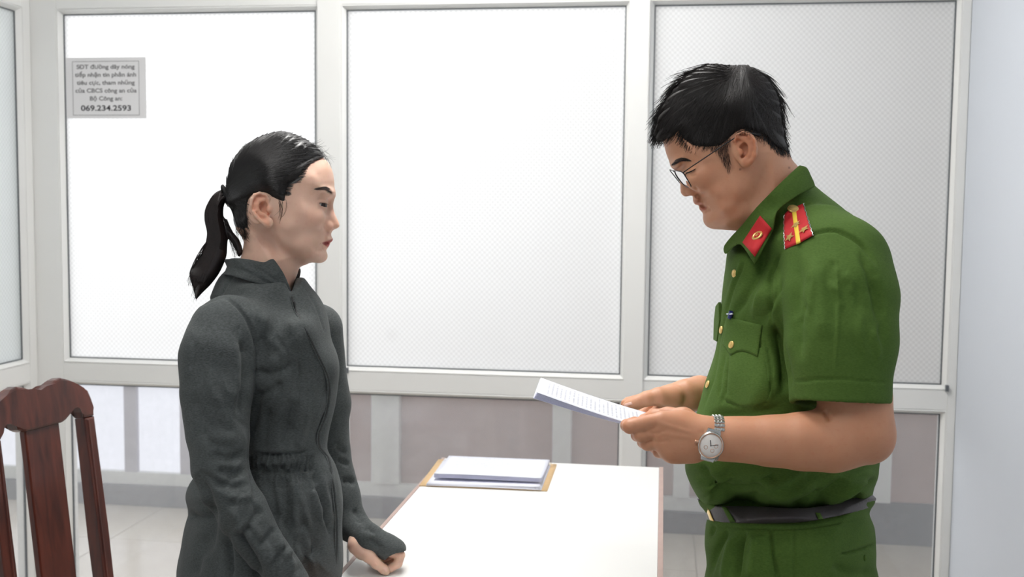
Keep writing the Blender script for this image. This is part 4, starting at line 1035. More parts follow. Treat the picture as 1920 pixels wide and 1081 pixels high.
# stand collar: a shell around the neck, open at the front
K = Vol(408, 575, 476, 575, DW-.12, DW+.12, .0015)
X, Y = K.px()
nk = smooth_poly([(425, 470), (428, 500), (410, 535), (398, 575), (395, 620), (600, 620), (585, 560), (570, 520), (566, 500), (574, 470)], 4)
K.infl(nk, idw([(490, 470, .062), (490, 500, .067), (450, 500, .070), (450, 530, .080), (540, 535, .066), (490, 560, .062), (530, 565, .052)], X, Y), .062, DW-.002)
K.F = np.abs(K.F-.0005)-.0020
nearc = smooth_poly([(419, 489), (430, 485), (444, 483.5), (470, 486.5), (488, 490.5), (497, 491), (504, 487), (512, 485), (520, 494), (532, 512.5), (540, 530), (546, 545), (552, 566), (538, 562), (524, 549), (510, 538), (490, 534), (460, 524), (435, 516), (417, 512)], 3)
farc = smooth_poly([(561, 503), (564, 507), (562, 520), (557, 538), (552, 566), (545, 545), (551, 522)], 3)
X2, Y2 = X+0*Y, Y+0*X; sc_ = DW/F_PX
dn = (-poly_sd(nearc, X2, Y2)*sc_)[:, :, None]; df = (-poly_sd(farc, X2, Y2)*sc_)[:, :, None]; wz = K.ds[None, None, :]-DW
backc = (-poly_sd(smooth_poly([(419, 489), (430, 485), (444, 483.5), (480, 489), (490, 530), (430, 520)], 3), X2, Y2)*sc_)[:, :, None]
msk = np.minimum(np.minimum(np.maximum(dn, wz+.002), np.maximum(df, -wz-.004)), np.maximum(backc, -wz))
K.F = smax(K.F, msk.astype(np.float32), .0012)
Pc, Qc = K.mesh(2); Pc = creases(Pc, Qc, [([(432, 500), (470, 512), (505, 532), (538, 552)], .0020, 3.5), ([(455, 496), (490, 506), (520, 530)], .0014, 3.), ([(425, 512), (470, 524), (500, 538)], -.0015, 4.)]); Qc = facing(Pc, Qc)
link_vol('collar', Pc, Qc, grey_knit, WO)
# zip
zl_ = smooth_poly([(547, 556), (552, 575), (560, 592), (572, 617), (583, 640), (597, 668), (610, 695), (616.5, 718), (616, 745), (611, 775), (602, 800), (597, 815), (598, 836), (608, 850), (616, 862), (622, 895), (627, 935), (630, 975), (631, 1040), (630, 1090)], 4, False)
def strip(off, dx, r):
    z = DJ(zl_[:, 0]+dx, zl_[:, 1]); z = np.where(np.isfinite(z), z, np.nanmean(z)); z = np.convolve(np.pad(z, 2, 'edge'), np.ones(5)/5, 'valid')
    return [cs(u+dx, v, c-off) for (u, v), c in zip(zl_, z)]
ZP = tubes('zipper', [strip(.0004, -2.2, 0), strip(.0004, 2.0, 0)], .0016, .0016, grey_knit, suit, ns=6)
tubes('zip_teeth', [strip(.0016, 0, 0)], .0014, .0014, mat('zip_dark', (18, 19, 20), .4), suit, ns=6)
tubes('zip_pull', [[cs(551.5, 566, float(DJ(551, 568))-.004), cs(554, 578, float(DJ(554, 578))-.004), cs(556.5, 588, float(DJ(556, 588))-.003)]], .0017, .0013, mat('zip_pull_dark', (26, 27, 28), .35, metal=.6), suit, ns=6)
# ------------------------------------------------------------------ man in green uniform
DM = 1.70
green = knit_mat('green_uniform_cloth', (66, 92, 36), (80, 106, 46), bump=.25, rough=.85)
gold = mat('gold_metal', (232, 196, 120), .3, metal=.65); silver = mat('steel', (205, 204, 200), .25, metal=.95)
redc = mat('red_felt', (196, 28, 36), .75, noise=.2, nscale=120); yellow = mat('yellow_braid', (240, 206, 70), .5)
foot = PW(1480, 1000, 1.74); foot[2] = 0
MA = empty('person', tuple(foot), label='man in green short-sleeved uniform and glasses reading papers he holds', cat='person')
Hm = Vol(1232, 1560, 118, 480, DM-.115, DM+.115, .0016)
X, Y = Hm.px()
mface = smooth_poly([(1238, 250), (1243.5, 266), (1248, 284), (1253, 298), (1258.5, 310), (1268, 317), (1277.5, 326), (1287, 338), (1294, 350), (1301, 361), (1309, 371), (1314, 381), (1319, 391), (1323.5, 399), (1326, 408), (1333.5, 417.5), (1345, 423.8), (1368, 426), (1386, 420), (1405, 405), (1430, 370), (1455, 325), (1470, 290), (1466, 265), (1462, 242), (1459, 212), (1452, 182), (1437, 158), (1412, 140), (1380, 132), (1345, 131), (1318, 140), (1288, 158), (1262, 186), (1244, 214), (1236, 235)], 5)
mW = [(1262, 270, .057), (1310, 282, .067), (1268, 298, .054), (1318, 330, .069), (1392, 282, .0735), (1390, 200, .0785), (1350, 145, .066), (1445, 220, .070), (1360, 385, .064), (1390, 355, .068), (1332, 405, .043), (1314, 378, .047), (1345, 360, .068), (1290, 330, .055)]
mD = [(1255, 280, .052), (1262, 305, .048), (1285, 335, .042), (1300, 360, .042), (1315, 390, .036), (1335, 415, .032), (1370, 423, .030), (1350, 140, .078), (1450, 200, .08), (1460, 280, .06), (1420, 380, .05), (1270, 180, .07)]
Hm.infl(mface, idw(mW, X, Y), idw(mD, X, Y), DM)
mneck = smooth_poly([(1440, 255), (1470, 278), (1486, 300), (1498, 315), (1512, 345), (1512, 400), (1500, 520), (1425, 520), (1398, 450), (1384, 421), (1372, 405), (1395, 340)], 4)
Hm.infl(mneck, idw([(1440, 330, .064), (1420, 400, .064), (1470, 440, .050)], X, Y), .064, DM+.004, k=.018)
fdir = np.array((-.85, .53)); gdir = np.array((.53, .85))
Rf = np.array([[-.85, .53, 0], [.53, .85, 0], [0, 0, 1.]])     # local axes: forward, down the face, sideways
for sg in (-1, 1):
    Hm.ell(cs(1271, 304, DM+sg*.030), (.010, .0055, .022), k=.010, R=Rf)
    Hm.ell(cs(1312, 333, DM+sg*.050), (.022, .017, .014), k=.02, R=Rf)
    Hm.ell(cs(1300.5, 318, DM+sg*.0315), (.0132, .0128, .0145), k=.006, R=Rf)
mnose = smooth_poly([(1259, 311), (1265.5, 318), (1270, 330), (1275, 342), (1275.5, 353), (1277, 362), (1283.5, 368), (1290.5, 367.3), (1298, 365.5), (1305, 361), (1305, 350), (1296, 338), (1286, 325), (1274, 313)], 5)
Hm.infl(mnose, idw([(1268, 322, .009), (1280, 338, .0105), (1284, 352, .0135), (1298, 357, .0175), (1281, 363, .012)], X, Y), idw([(1270, 325, .010), (1284, 358, .011), (1299, 358, .008)], X, Y), DM, k=.006)
for sg in (-1, 1):
    Hm.ell(cs(1296, 357.5, DM+sg*.0140), (.0075, .0080, .0060), k=.004, R=Rf); Hm.ell(cs(1290, 367.5, DM+sg*.007), (.0045, .0024, .0034), k=.0015, op='sub')
Hm.infl(smooth_poly([(1300, 367), (1299.3, 376), (1303.5, 383), (1311, 384.5), (1320, 386), (1323, 380), (1316, 370), (1308, 363)], 4), .0245, .014, DM, k=.005)
Hm.infl(smooth_poly([(1311.5, 386), (1312, 392.5), (1318, 396.5), (1325, 397), (1328, 389), (1320, 386)], 4), .0225, .012, DM, k=.004)
Hm.ell(cs(1336, 411, DM), (.012, .012, .019), k=.010)
Hm.ell(cs(1372, 405, DM), (.035, .016, .045), k=.02)
for sg in (-1, 1):
    Hm.ell(cs(1294.5, 322.3, DM+sg*.0325), (.0125, .0018, .0150), k=.0006, op='sub', R=Rf)
    ear(Hm, sg, DM,
        [(1383, 272, .001, .0026), (1378.5, 263, .003, .0028), (1384, 253.5, .006, .003), (1393, 249.8, .009, .0031), (1404, 253.8, .011, .0032), (1412, 263, .0125, .0032), (1415.2, 277, .0125, .0031), (1414.8, 290, .0115, .003), (1410, 300, .009, .003), (1402, 306.5, .006, .0032)],
        [(1386, 258, .004, .0024), (1397, 258.5, .0065, .0028), (1405, 266, .008, .0031), (1407, 279, .008, .0031), (1404, 291, .006, .0031), (1397, 299, .004, .003)],
        ((1398, 278, .0035), (.0185, .0265, .0045), -.10, -.30),
        [(1396, 281, .0042, (.0078, .0110, .0080)), (1394, 291, .003, (.0050, .0068, .0065)), (1384.5, 264.5, .0045, (.0038, .0048, .004)), (1411, 270, .0135, (.0022, .011, .0028)), (1396, 254, .0095, (.0075, .0022, .0028))],
        (1388.5, 285, .003), (1398, 305, .004, (.0072, .0068, .0042)), .0735)
Pm, Qm = Hm.mesh(3)
Pm = creases(Pm, Qm, [
    ([(1311, 385.3), (1317, 385.8), (1324, 387.5)], .0022, 1.8), ([(1325, 387), (1329, 391)], .0014, 2.4), ([(1301, 349), (1307, 356), (1308, 364), (1303, 368)], .0024, 2.6), ([(1308, 362), (1316, 371), (1326, 380)], .0010, 4.),
    ([(1286, 318), (1293, 313), (1302, 311.5), (1308, 313)], .0010, 1.8), ([(1322, 398.5), (1328, 395.5), (1335, 394)], .0014, 4.), ([(1398, 320), (1392, 360), (1384, 395), (1372, 420)], .0012, 12., False), ([(1350, 425), (1380, 408), (1400, 380)], -.002, 9.), ([(1292, 329), (1299, 330), (1306, 327)], .0007, 2.5)])
Qm = facing(Pm, Qm)
# near arm with the watch, far arm, hands
A = Vol(1150, 1700, 470, 900, 1.43, 1.66, .0017)
A.chain([(1572, 500, 1.575, .046), (1590, 640, 1.535, .050), (1602, 745, 1.515, .0480), (1607, 800, 1.508, .0462)], k=.015)
A.chain([(1610, 808, 1.505, .0440), (1560, 826, 1.500, .0395), (1500, 827, 1.502, .0360), (1440, 826, 1.505, .0312), (1385, 823, 1.508, .0272), (1345, 822, 1.510, .0250), (1312, 818, 1.511, .0235)], k=.02)
A.ell(cs(1640, 826, 1.507), (.020, .024, .026), k=.02)
dK = 1.508
mcp = [(1238, 787), (1231, 806), (1235, 827), (1249, 846)]
for (x, y), r in zip(mcp, (.0125, .0128, .0125, .0118)): A.cap(cs(1318, 806+(y-787)*.42, dK), cs(x+4, y, dK-.002), .0185, r, .012)
A.ell(cs(1276, 815, dK+.004), (.034, .034, .014), k=.012); A.chain([(1300, 850, dK+.004, .0125), (1262, 852, dK+.004, .011)], k=.012)
A.chain([(1238, 788, dK-.002, .0118), (1205, 794, dK-.006, .0108), (1181, 799, dK-.003, .0102), (1175, 797, dK+.012, .0088), (1190, 790, dK+.026, .0076)], k=.0022)
A.chain([(1232, 806, dK-.002, .0118), (1202, 815, dK-.001, .0104), (1195, 815, dK+.014, .0090), (1208, 806, dK+.030, .0078)], k=.0022)
A.chain([(1238, 828, dK, .0115), (1214, 831, dK+.006, .0100), (1206, 828, dK+.022, .0086), (1216, 818, dK+.036, .0075)], k=.0022)
A.chain([(1252, 846, dK+.002, .0105), (1236, 846, dK+.014, .0090), (1228, 839, dK+.030, .0078), (1234, 828, dK+.040, .0068)], k=.0022)
A.chain([(1308, 800, dK+.014, .016), (1282, 784, dK+.024, .0150), (1252, 779, dK+.034, .0118), (1228, 781, dK+.040, .0102), (1207, 786, dK+.042, .0082)], k=.006)
Pa, Qa = A.mesh(3)
Pa = creases(Pa, Qa, [([(1545, 768), (1552, 780), (1556, 790)], .0045, 5.), ([(1213, 811), (1232, 812), (1250, 806)], .0010, 3.), ([(1216, 826), (1238, 828), (1256, 824)], .0008, 3.), ([(1222, 784), (1222, 800)], .0005, 2.), ([(1188, 791), (1190, 806)], .0005, 1.8),
    ([(1230, 790), (1260, 800), (1300, 812)], -.0010, 4.), ([(1228, 808), (1260, 815), (1300, 820)], -.0008, 4.), ([(1320, 800), (1318, 820), (1322, 850)], .0010, 5.)])
Qa = facing(Pa, Qa)
Fh = Vol(1145, 1560, 690, 850, 1.72, 2.0, .0017)
Fh.chain([(1530, 840, 1.94, .046), (1440, 795, 1.92, .042), (1370, 757, 1.88, .0325), (1312, 735, 1.835, .0240), (1284, 740, 1.825, .0230)], k=.02)
Fh.chain([(1286, 736, 1.815, .022), (1250, 742, 1.812, .0185)], k=.012); Fh.chain([(1288, 746, 1.835, .022), (1240, 758, 1.838, .0165)], k=.012); Fh.chain([(1290, 748, 1.82, .02), (1240, 762, 1.81, .013)], k=.012)
dT = 1.785
Fh.chain([(1262, 743, dT+.014, .0185), (1236, 743, dT+.004, .0150), (1213, 747, dT, .0122), (1195, 754, dT, .0108), (1183, 758.5, dT, .0096), (1175, 761, dT, .0078)], k=.005)
for pts in ([(1244, 745, 1.845, .0115), (1205, 747, 1.85, .0098), (1178, 753, 1.845, .0085), (1172, 756, 1.84, .0075)], [(1240, 757, 1.825, .0112), (1208, 772, 1.82, .0095), (1196, 786, 1.80, .008)], [(1240, 765, 1.81, .0105), (1216, 782, 1.80, .009), (1208, 793, 1.785, .0075)]):
    Fh.chain(pts, k=.002)
Pf, Qf = Fh.mesh(3); Pf = creases(Pf, Qf, [([(1232, 757), (1225, 762), (1214, 766)], .0014, 2.2), ([(1199, 748), (1203, 757)], .0006, 1.8), ([(1262, 768), (1240, 760), (1228, 748)], .0012, 3.)]); Qf = facing(Pf, Qf)
B1 = Vol(1280, 1700, 330, 1100, 1.45, 2.02, .008)
B1.chain([(1460, 420, 1.71, .045), (1490, 500, 1.73, .075), (1480, 800, 1.74, .09), (1480, 1060, 1.74, .09)], k=.03)
B1.chain([(1500, 510, 1.69, .05), (1572, 510, 1.575, .044), (1590, 620, 1.54, .044)], k=.02); B1.chain([(1490, 510, 1.74, .05), (1515, 540, 1.865, .032), (1522, 640, 1.925, .036), (1530, 840, 1.94, .038)], k=.02)
P1, Q1 = B1.mesh(1); Q1 = facing(P1, Q1)
PB, QB = join_parts([(Pm, Qm), (Pa, Qa), (Pf, Qf), (P1, Q1)])
stub = (.50, .47, .46)
tints = [([(1312, 384.5), (1311.5, 392), (1318, 396), (1325, 392), (1325, 388), (1318, 385.8)], (.78, .52, .52), 2.), ([(1259, 309), (1263, 303), (1270, 297.5), (1278, 296), (1290, 300.5), (1280, 302.5), (1270, 306.5), (1264, 312)], (.45, .42, .42), 3.), ([(1299.5, 376), (1304, 383), (1312, 384.5), (1322, 385.5), (1312, 377), (1304, 374)], (.80, .60, .60), 2.5),
         ([(1372, 258), (1384, 250), (1394, 246), (1408, 250), (1418, 264), (1420, 292), (1408, 308), (1396, 312), (1392, 300)], (1., .84, .78), 6.),
         ([(1232, 230), (1280, 250), (1300, 270), (1340, 276), (1358, 305), (1366, 320), (1372, 314), (1368, 262), (1392, 240), (1430, 250), (1460, 286), (1490, 290), (1490, 200), (1420, 110), (1280, 120)], stub, 14.),
         ([(1386, 315.5), (1390, 315.5), (1390, 319), (1386, 319)], (.45, .38, .36), 2.), ([(1478, 312.5), (1481.5, 312.5), (1481.5, 316), (1478, 316)], (.5, .42, .4), 2.),
         ([(1300, 300), (1345, 320), (1390, 360), (1390, 410), (1340, 400), (1310, 350)], (.97, .92, .89), 25.)]
cb = np.ones((len(PB), 3)); cb[:len(Pm)] = colmap(Pm, tints); cb[len(Pm):len(Pm)+len(Pa)] = (.95, .90, .86)
bodym = link_vol('body', PB, QB, skin_m, MA, cb, label='tan skin of face, forearms and hands')
DMm = DMap(Hm); DA = DMap(A); DF = DMap(Fh)
patch('nail', [(1168.5, 757), (1184, 752.5)], [(1171, 762.5), (1186, 757.5)], DF, -.0002, .0006, nail_m, bodym, 7, 5)
for sg in (-1, 1): eyeball('eye', cs(1299.8, 318, DM+sg*.0318), (-.70, .72, -.2 if sg < 0 else .05), .0122, .0058, bodym)
def mface_pt(px, py, off):
    z = DMm(px, py); return cs(px, py, (float(z) if np.isfinite(z) else DM)-off)
paths = []
for i in range(260):
    t = random.random(); x = 1259+32*t; yc = np.interp(t, [0, .3, .55, 1], [309.5, 302, 299, 301]); th = np.interp(t, [0, .2, .7, 1], [3, 7.5, 6, 1.2]); y = yc+random.uniform(-.5, .5)*th; L = random.uniform(4, 7)
    a = [(x, y), (x+L*.5, y-1.6+1.2*t), (x+L, y-2.0+2.8*t)]; paths.append([mface_pt(u, v, .0003+.0004*k) for k, (u, v) in enumerate(a)])
tubes('eyebrow', paths, .00028, .00010, mat('brow_dark', (58, 48, 44), .8), bodym)
paths = []
for i in range(30):
    t = i/29; x = 1304-17*t; y = 315.8+7.4*t+.6*math.sin(t*3); z = float(DMm(x, y))-.0006; L = random.uniform(3, 5)
    paths.append([cs(x, y, z), cs(x-L*.35, y+L*.6, z-.0007), cs(x-L*.75, y+L*.75, z-.0012)])
tubes('eyelash', paths, .00036, .0001, lash_m, bodym)
# --- hair
mout = smooth_poly([(1229, 262), (1226, 250), (1228, 238), (1234, 215), (1247, 188.5), (1266, 164), (1292, 138.5), (1319, 124), (1342, 119), (1364, 122), (1382, 122), (1400, 122), (1421, 133), (1440, 148), (1455, 170), (1463.5, 192), (1465, 211), (1470, 242), (1473, 262), (1480, 285), (1480, 340), (1400, 430), (1310, 400), (1262, 330), (1240, 280)], 5)
mreg = smooth_poly([(1222, 258), (1228, 265.5), (1243, 263), (1260, 255), (1273, 244.5), (1280, 257), (1291, 269), (1304, 275.5), (1322, 277.5), (1338, 277), (1350, 275), (1364, 265), (1378, 252), (1395, 244), (1414, 246), (1430, 252), (1444, 263), (1456, 273), (1478, 281), (1490, 240), (1480, 190), (1450, 130), (1400, 105), (1330, 105), (1270, 140), (1230, 200)], 4)
Rh = Vol(1216, 1492, 108, 300, DM-.10, DM+.10, .0018)
X, Y = Rh.px(); sd = poly_sd(mreg, X+0*Y, Y+0*X); top = np.clip((250-Y+.25*(1350-X))/110, .42, 1.)
Wm3 = idw(mW, X, Y)+(-.002+.0095*top*np.clip((sd-.5)/9, 0, 1)**.7); Rh.infl(mout, Wm3, idw(mD, X, Y), DM); Rh.cut2d(mreg, k=.003)
Pr, Qr = Rh.mesh(2)
px_, py_ = to_px(Pr); N_ = vnormals(Pr, Qr); sgn = -1 if N_[Pr[:, 2].argmin(), 2] > 0 else 1
fl_ = np.arctan2(py_-140, px_-1385); rel = (np.sin(fl_*37+Pr[:, 2]*160)+np.sin(fl_*71+Pr[:, 2]*90+1))*.0004
Pr = Pr+sgn*N_*rel[:, None]; Qr = facing(Pr, Qr)
hair_s = hair_mat('short_black_hair', (22, 20, 20), (40, 35, 33), .55, .3)
hairm = link_vol('hair', Pr, Qr, hair_s, MA, label='short black hair combed forward')
DRm = DMap(Rh)
flow = [(1300, 150, -.9, .42), (1250, 200, -.62, .78), (1232, 240, -.40, .92), (1270, 230, -.62, .78), (1330, 200, -.62, .78), (1320, 250, -.35, .93), (1350, 262, -.25, .97), (1362, 300, .15, .98), (1400, 230, .08, 1.), (1440, 250, .30, .95), (1455, 220, .22, .97), (1448, 165, .55, .83), (1420, 140, .85, .5), (1350, 128, -1., .12), (1385, 160, -.25, .95), (1470, 270, .35, .93), (1385, 190, -.2, .97)]
def flow_at(x, y):
    vx_ = idw([(a, b, c) for a, b, c, d in flow], x, y, 3.); vy_ = idw([(a, b, d) for a, b, c, d in flow], x, y, 3.); n = np.hypot(vx_, vy_); return vx_/n, vy_/n
def grow(roots, lens, lift, dmap, K=9, side=-1, jit=.18):
    x = roots[:, 0].copy(); y = roots[:, 1].copy(); ja = rng.normal(0, jit, len(x)); pts = []
    n0 = len(x); zlast = None
    for k in range(K):
        z = dmap(x, y); z = np.where(np.isfinite(z), z, zlast if zlast is not None else np.nan); zlast = z
        h = lift*np.sin(.35+2.4*k/(K-1))
        pts.append(np.stack([x, y, z-h], 1)); vx_, vy_ = flow_at(x, y); c_, s_ = np.cos(ja), np.sin(ja)
        x = x+(vx_*c_-vy_*s_)*lens/K; y = y+(vx_*s_+vy_*c_)*lens/K
    Pp_ = np.stack(pts, 1); ok = np.isfinite(Pp_).all((1, 2)); Pp_ = Pp_[ok]
    if side > 0: Pp_[..., 2] = 2*DM-Pp_[..., 2]
    d = Pp_[..., 2]; return np.stack([(Pp_[..., 0]-960)*d/F_PX, (Pp_[..., 1]-540.5)*d/F_PX, d], -1)
roots = in_poly(mreg, 5200, 2.); ln = np.interp(roots[:, 1], [120, 200, 250, 280], [62, 46, 26, 14])*rng.uniform(.7, 1.2, len(roots))
tubes('hair_strands', grow(roots, ln, rng.uniform(.0002, .0010, len(roots)), DRm, jit=.12), .00046, .0002, hair_s, hairm, kind='stuff')
tubes('hair_strands', grow(roots[::3], ln[::3], rng.uniform(.0004, .002, len(roots[::3])), DRm, side=1), .0007, .0003, hair_s, hairm, kind='stuff')
# thin faded hair over skin: sideburn, above the ear, nape
fade = [(smooth_poly([(1300, 262), (1340, 266), (1366, 256), (1371, 262), (1366, 280), (1370, 312), (1366, 320), (1360, 312), (1350, 292), (1338, 279), (1304, 274)], 3), 330, 12), (smooth_poly([(1380, 248), (1395, 240), (1420, 242), (1440, 254), (1456, 268), (1478, 274), (1482, 288), (1462, 288), (1448, 276), (1434, 260), (1418, 250), (1396, 246)], 3), 700, 11)]
for pl_, n_, L_ in fade:
    r_ = in_poly(pl_, n_, 0.); tubes('hair_strands', grow(r_, L_*rng.uniform(.6, 1.2, n_), .0006*np.ones(n_), DMm, K=5), .00022, .00012, hair_s, hairm, kind='stuff')
fl2 = []
for i in range(60):
    t = random.random(); i0 = int(t*60)+1; p0 = mout[6+i0]; p0 = p0+np.array((random.uniform(-3, 3), random.uniform(0, 5))); vx_, vy_ = flow_at(p0[0], p0[1]); L = random.uniform(8, 22); up_ = random.uniform(-.3, .05)
    q = bez(p0, p0+np.array((vx_, vy_+up_))*L*.5, p0+np.array((vx_, vy_+up_*.6))*L, 7); zz = DM+random.uniform(-.035, .035); fl2.append([cs(u, v, zz) for u, v in q])
for i in range(70):      # fringe tips
    s_ = np.array((random.uniform(1226, 1262), 0)); s_[1] = np.interp(s_[0], [1226, 1240, 1262], [252, 256, 250]); L = random.uniform(8, 15); q = bez(s_, s_+np.array((-.2*L, .6*L)), s_+np.array((-.35*L+random.uniform(-2, 2), L)), 7)
    zz = DM-random.uniform(-.02, .05)*np.clip((s_[0]-1222)/40, .2, 1); fl2.append([cs(u, v, zz) for u, v in q])
tubes('hair_strands', fl2, .00032, .00012, hair_s, hairm, kind='stuff')

# --- glasses
GL = empty('glasses', tuple(cs2w(cs(1266, 322, DM)))); GL.parent = MA; GL.location = Vector(cs2w(cs(1266, 322, DM)))-MA.location
black_m = mat('black_frame', (28, 28, 30), .35, metal=.4)
def rim(pts, name, sgn):
    q = smooth_poly(pts, 6); P_ = np.array([cs(*p) for p in q]); P_ = np.concatenate([P_, P_[:2]])
    tubes(name, [P_], .00085, .00085, black_m, GL, ns=6)
    c = P_[:-2].mean(0); V = np.concatenate([[c], P_[:-2]]); n = len(P_)-2; Q = [(0, 1+i, 1+(i+1) % n) for i in range(n)]
    link('lens', mesh_np('lens', cs2w(V), Q), lens_m, GL, smooth=True)
Nn = NT('lens_glass'); _t = Nn.n('ShaderNodeBsdfTransparent', i={0: (.95, .96, .97, 1)}); _g = Nn.n('ShaderNodeBsdfGlossy', i={0: (1, 1, 1, 1), 'Roughness': .04}); _f = Nn.n('ShaderNodeFresnel', i={0: 1.6})
_m = Nn.n('ShaderNodeMixShader', i={0: Nn.math('MINIMUM', Nn.math('MULTIPLY', _f.outputs[0], 1.6), .85), 1: _t.outputs[0], 2: _g.outputs[0]}); Nn.l(_m.outputs[0], Nn.out.inputs[0]); lens_m = Nn.m
rim([(1265, 320.5, DM-.010), (1271, 320.5, DM-.036), (1280, 323.5, DM-.0635), (1288, 335, DM-.066), (1295.5, 348.5, DM-.058), (1292, 351, DM-.036), (1282, 346, DM-.016), (1270, 331, DM-.009)], 'rim', -1)
rim([(1264, 320.5, DM+.010), (1260, 319.5, DM+.036), (1256, 318.5, DM+.0635), (1264, 329, DM+.066), (1274, 341.5, DM+.058), (1278, 345, DM+.036), (1279, 344.5, DM+.016), (1269, 331, DM+.009)], 'rim', 1)
tubes('bridge', [[cs(1266, 322.5, DM-.010), cs(1262.5, 321, DM), cs(1265, 322, DM+.010)]], .0009, .0009, black_m, GL, ns=6)
for sg in (-1, 1):
    tp = [(1280.5, 323.5, .0655), (1300, 310, .0715), (1330, 290, .0745), (1360, 269.5, .0775), (1382, 256, .0775), (1398, 250.5, .0775), (1412, 250.5, .0765), (1424, 253.5, .0755)]
    tubes('temple_arm', [[cs(a, b, DM+sg*c) for a, b, c in tp[:5]]], .0008, .0009, black_m, GL, ns=6)
    tubes('temple_tip', [[cs(a, b, DM+sg*c) for a, b, c in tp[4:]]], .0012, .0026, mat('black_acetate', (18, 18, 20), .4), GL, ns=8)

# --- shirt
SH = Vol(1268, 1700, 306, 985, 1.405, 1.985, .0031)
X, Y = SH.px()
mtor = smooth_poly([(1362, 474), (1358, 520), (1350, 590), (1344, 640), (1331, 690), (1318, 730), (1306, 775), (1295, 820), (1285, 868), (1290, 896), (1303, 924), (1319, 944), (1345, 950), (1400, 946), (1432, 954), (1486, 967), (1541, 965), (1600, 951), (1631, 936), (1639, 915), (1646, 895), (1650, 860), (1658, 800), (1670, 700), (1677, 610), (1669, 540), (1651, 480), (1621, 430), (1580, 388), (1530, 350), (1500, 322), (1470, 345), (1430, 390), (1395, 432), (1370, 455)], 4)
Wt = idw([(1470, 365, .078), (1442, 405, .090), (1468, 398, .104), (1505, 375, .098), (1400, 450, .075), (1540, 395, .100), (1480, 450, .150), (1390, 500, .110), (1560, 470, .155), (1480, 560, .178), (1370, 600, .125), (1620, 600, .150), (1460, 750, .172), (1340, 750, .135), (1460, 880, .170), (1320, 890, .130), (1600, 880, .150), (1460, 960, .150)], X, Y, 3.)
Dt = idw([(1480, 360, .030), (1450, 385, .035), (1370, 480, .06), (1350, 600, .10), (1310, 780, .11), (1300, 880, .09), (1660, 600, .10), (1640, 850, .10), (1450, 960, .035), (1600, 945, .04), (1330, 930, .05)], X, Y)
SH.infl(mtor, Wt, Dt, 1.735+.00012*(X-1480)+0*Y)
SV = Vol(1268, 1700, 306, 985, 1.405, 1.985, .0031)
SV.chain([(1540, 470, 1.63, .070), (1568, 505, 1.575, .0745), (1574, 560, 1.548, .0775), (1576, 640, 1.525, .0735), (1575, 770, 1.510, .0690)], k=.02)
dep = SV.ds[None, None, :]; hem = (751+.035*np.abs(X[:, :, None]-1600)*np.clip((1555-X[:, :, None])/80, 0, 1)*0+6*np.clip((X[:, :, None]-1480)/190, 0, 1)+130*np.clip(dep-1.50, 0, .1)*np.clip((1600-X[:, :, None])/90, 0, 1.))
SV.F = smax(SV.F, ((Y[:, :, None]-hem)*1.51/F_PX).astype(np.float32), .002)
SV.chain_sub = None
for a, b in zip([(1578, 690, 1.514, .056), (1576, 740, 1.511, .0615)], [(1576, 740, 1.511, .0615), (1576, 830, 1.508, .0620)]): SV.cap(cs(*a[:3]), cs(*b[:3]), a[3], b[3], .002, 'sub')
SV2 = Vol(1268, 1700, 306, 985, 1.405, 1.985, .0031)
SV2.chain([(1520, 470, 1.85, .06), (1530, 560, 1.90, .070), (1530, 720, 1.915, .066)], k=.02)
kk = np.interp(SH.ys, [420, 560, 640], [.016, .008, .003]).astype(np.float32)[None, :, None]; SH.F = smin(smin(SH.F, SV.F, kk), SV2.F, .01)
Ps, Qs = SH.mesh(3)
SD = 1.66
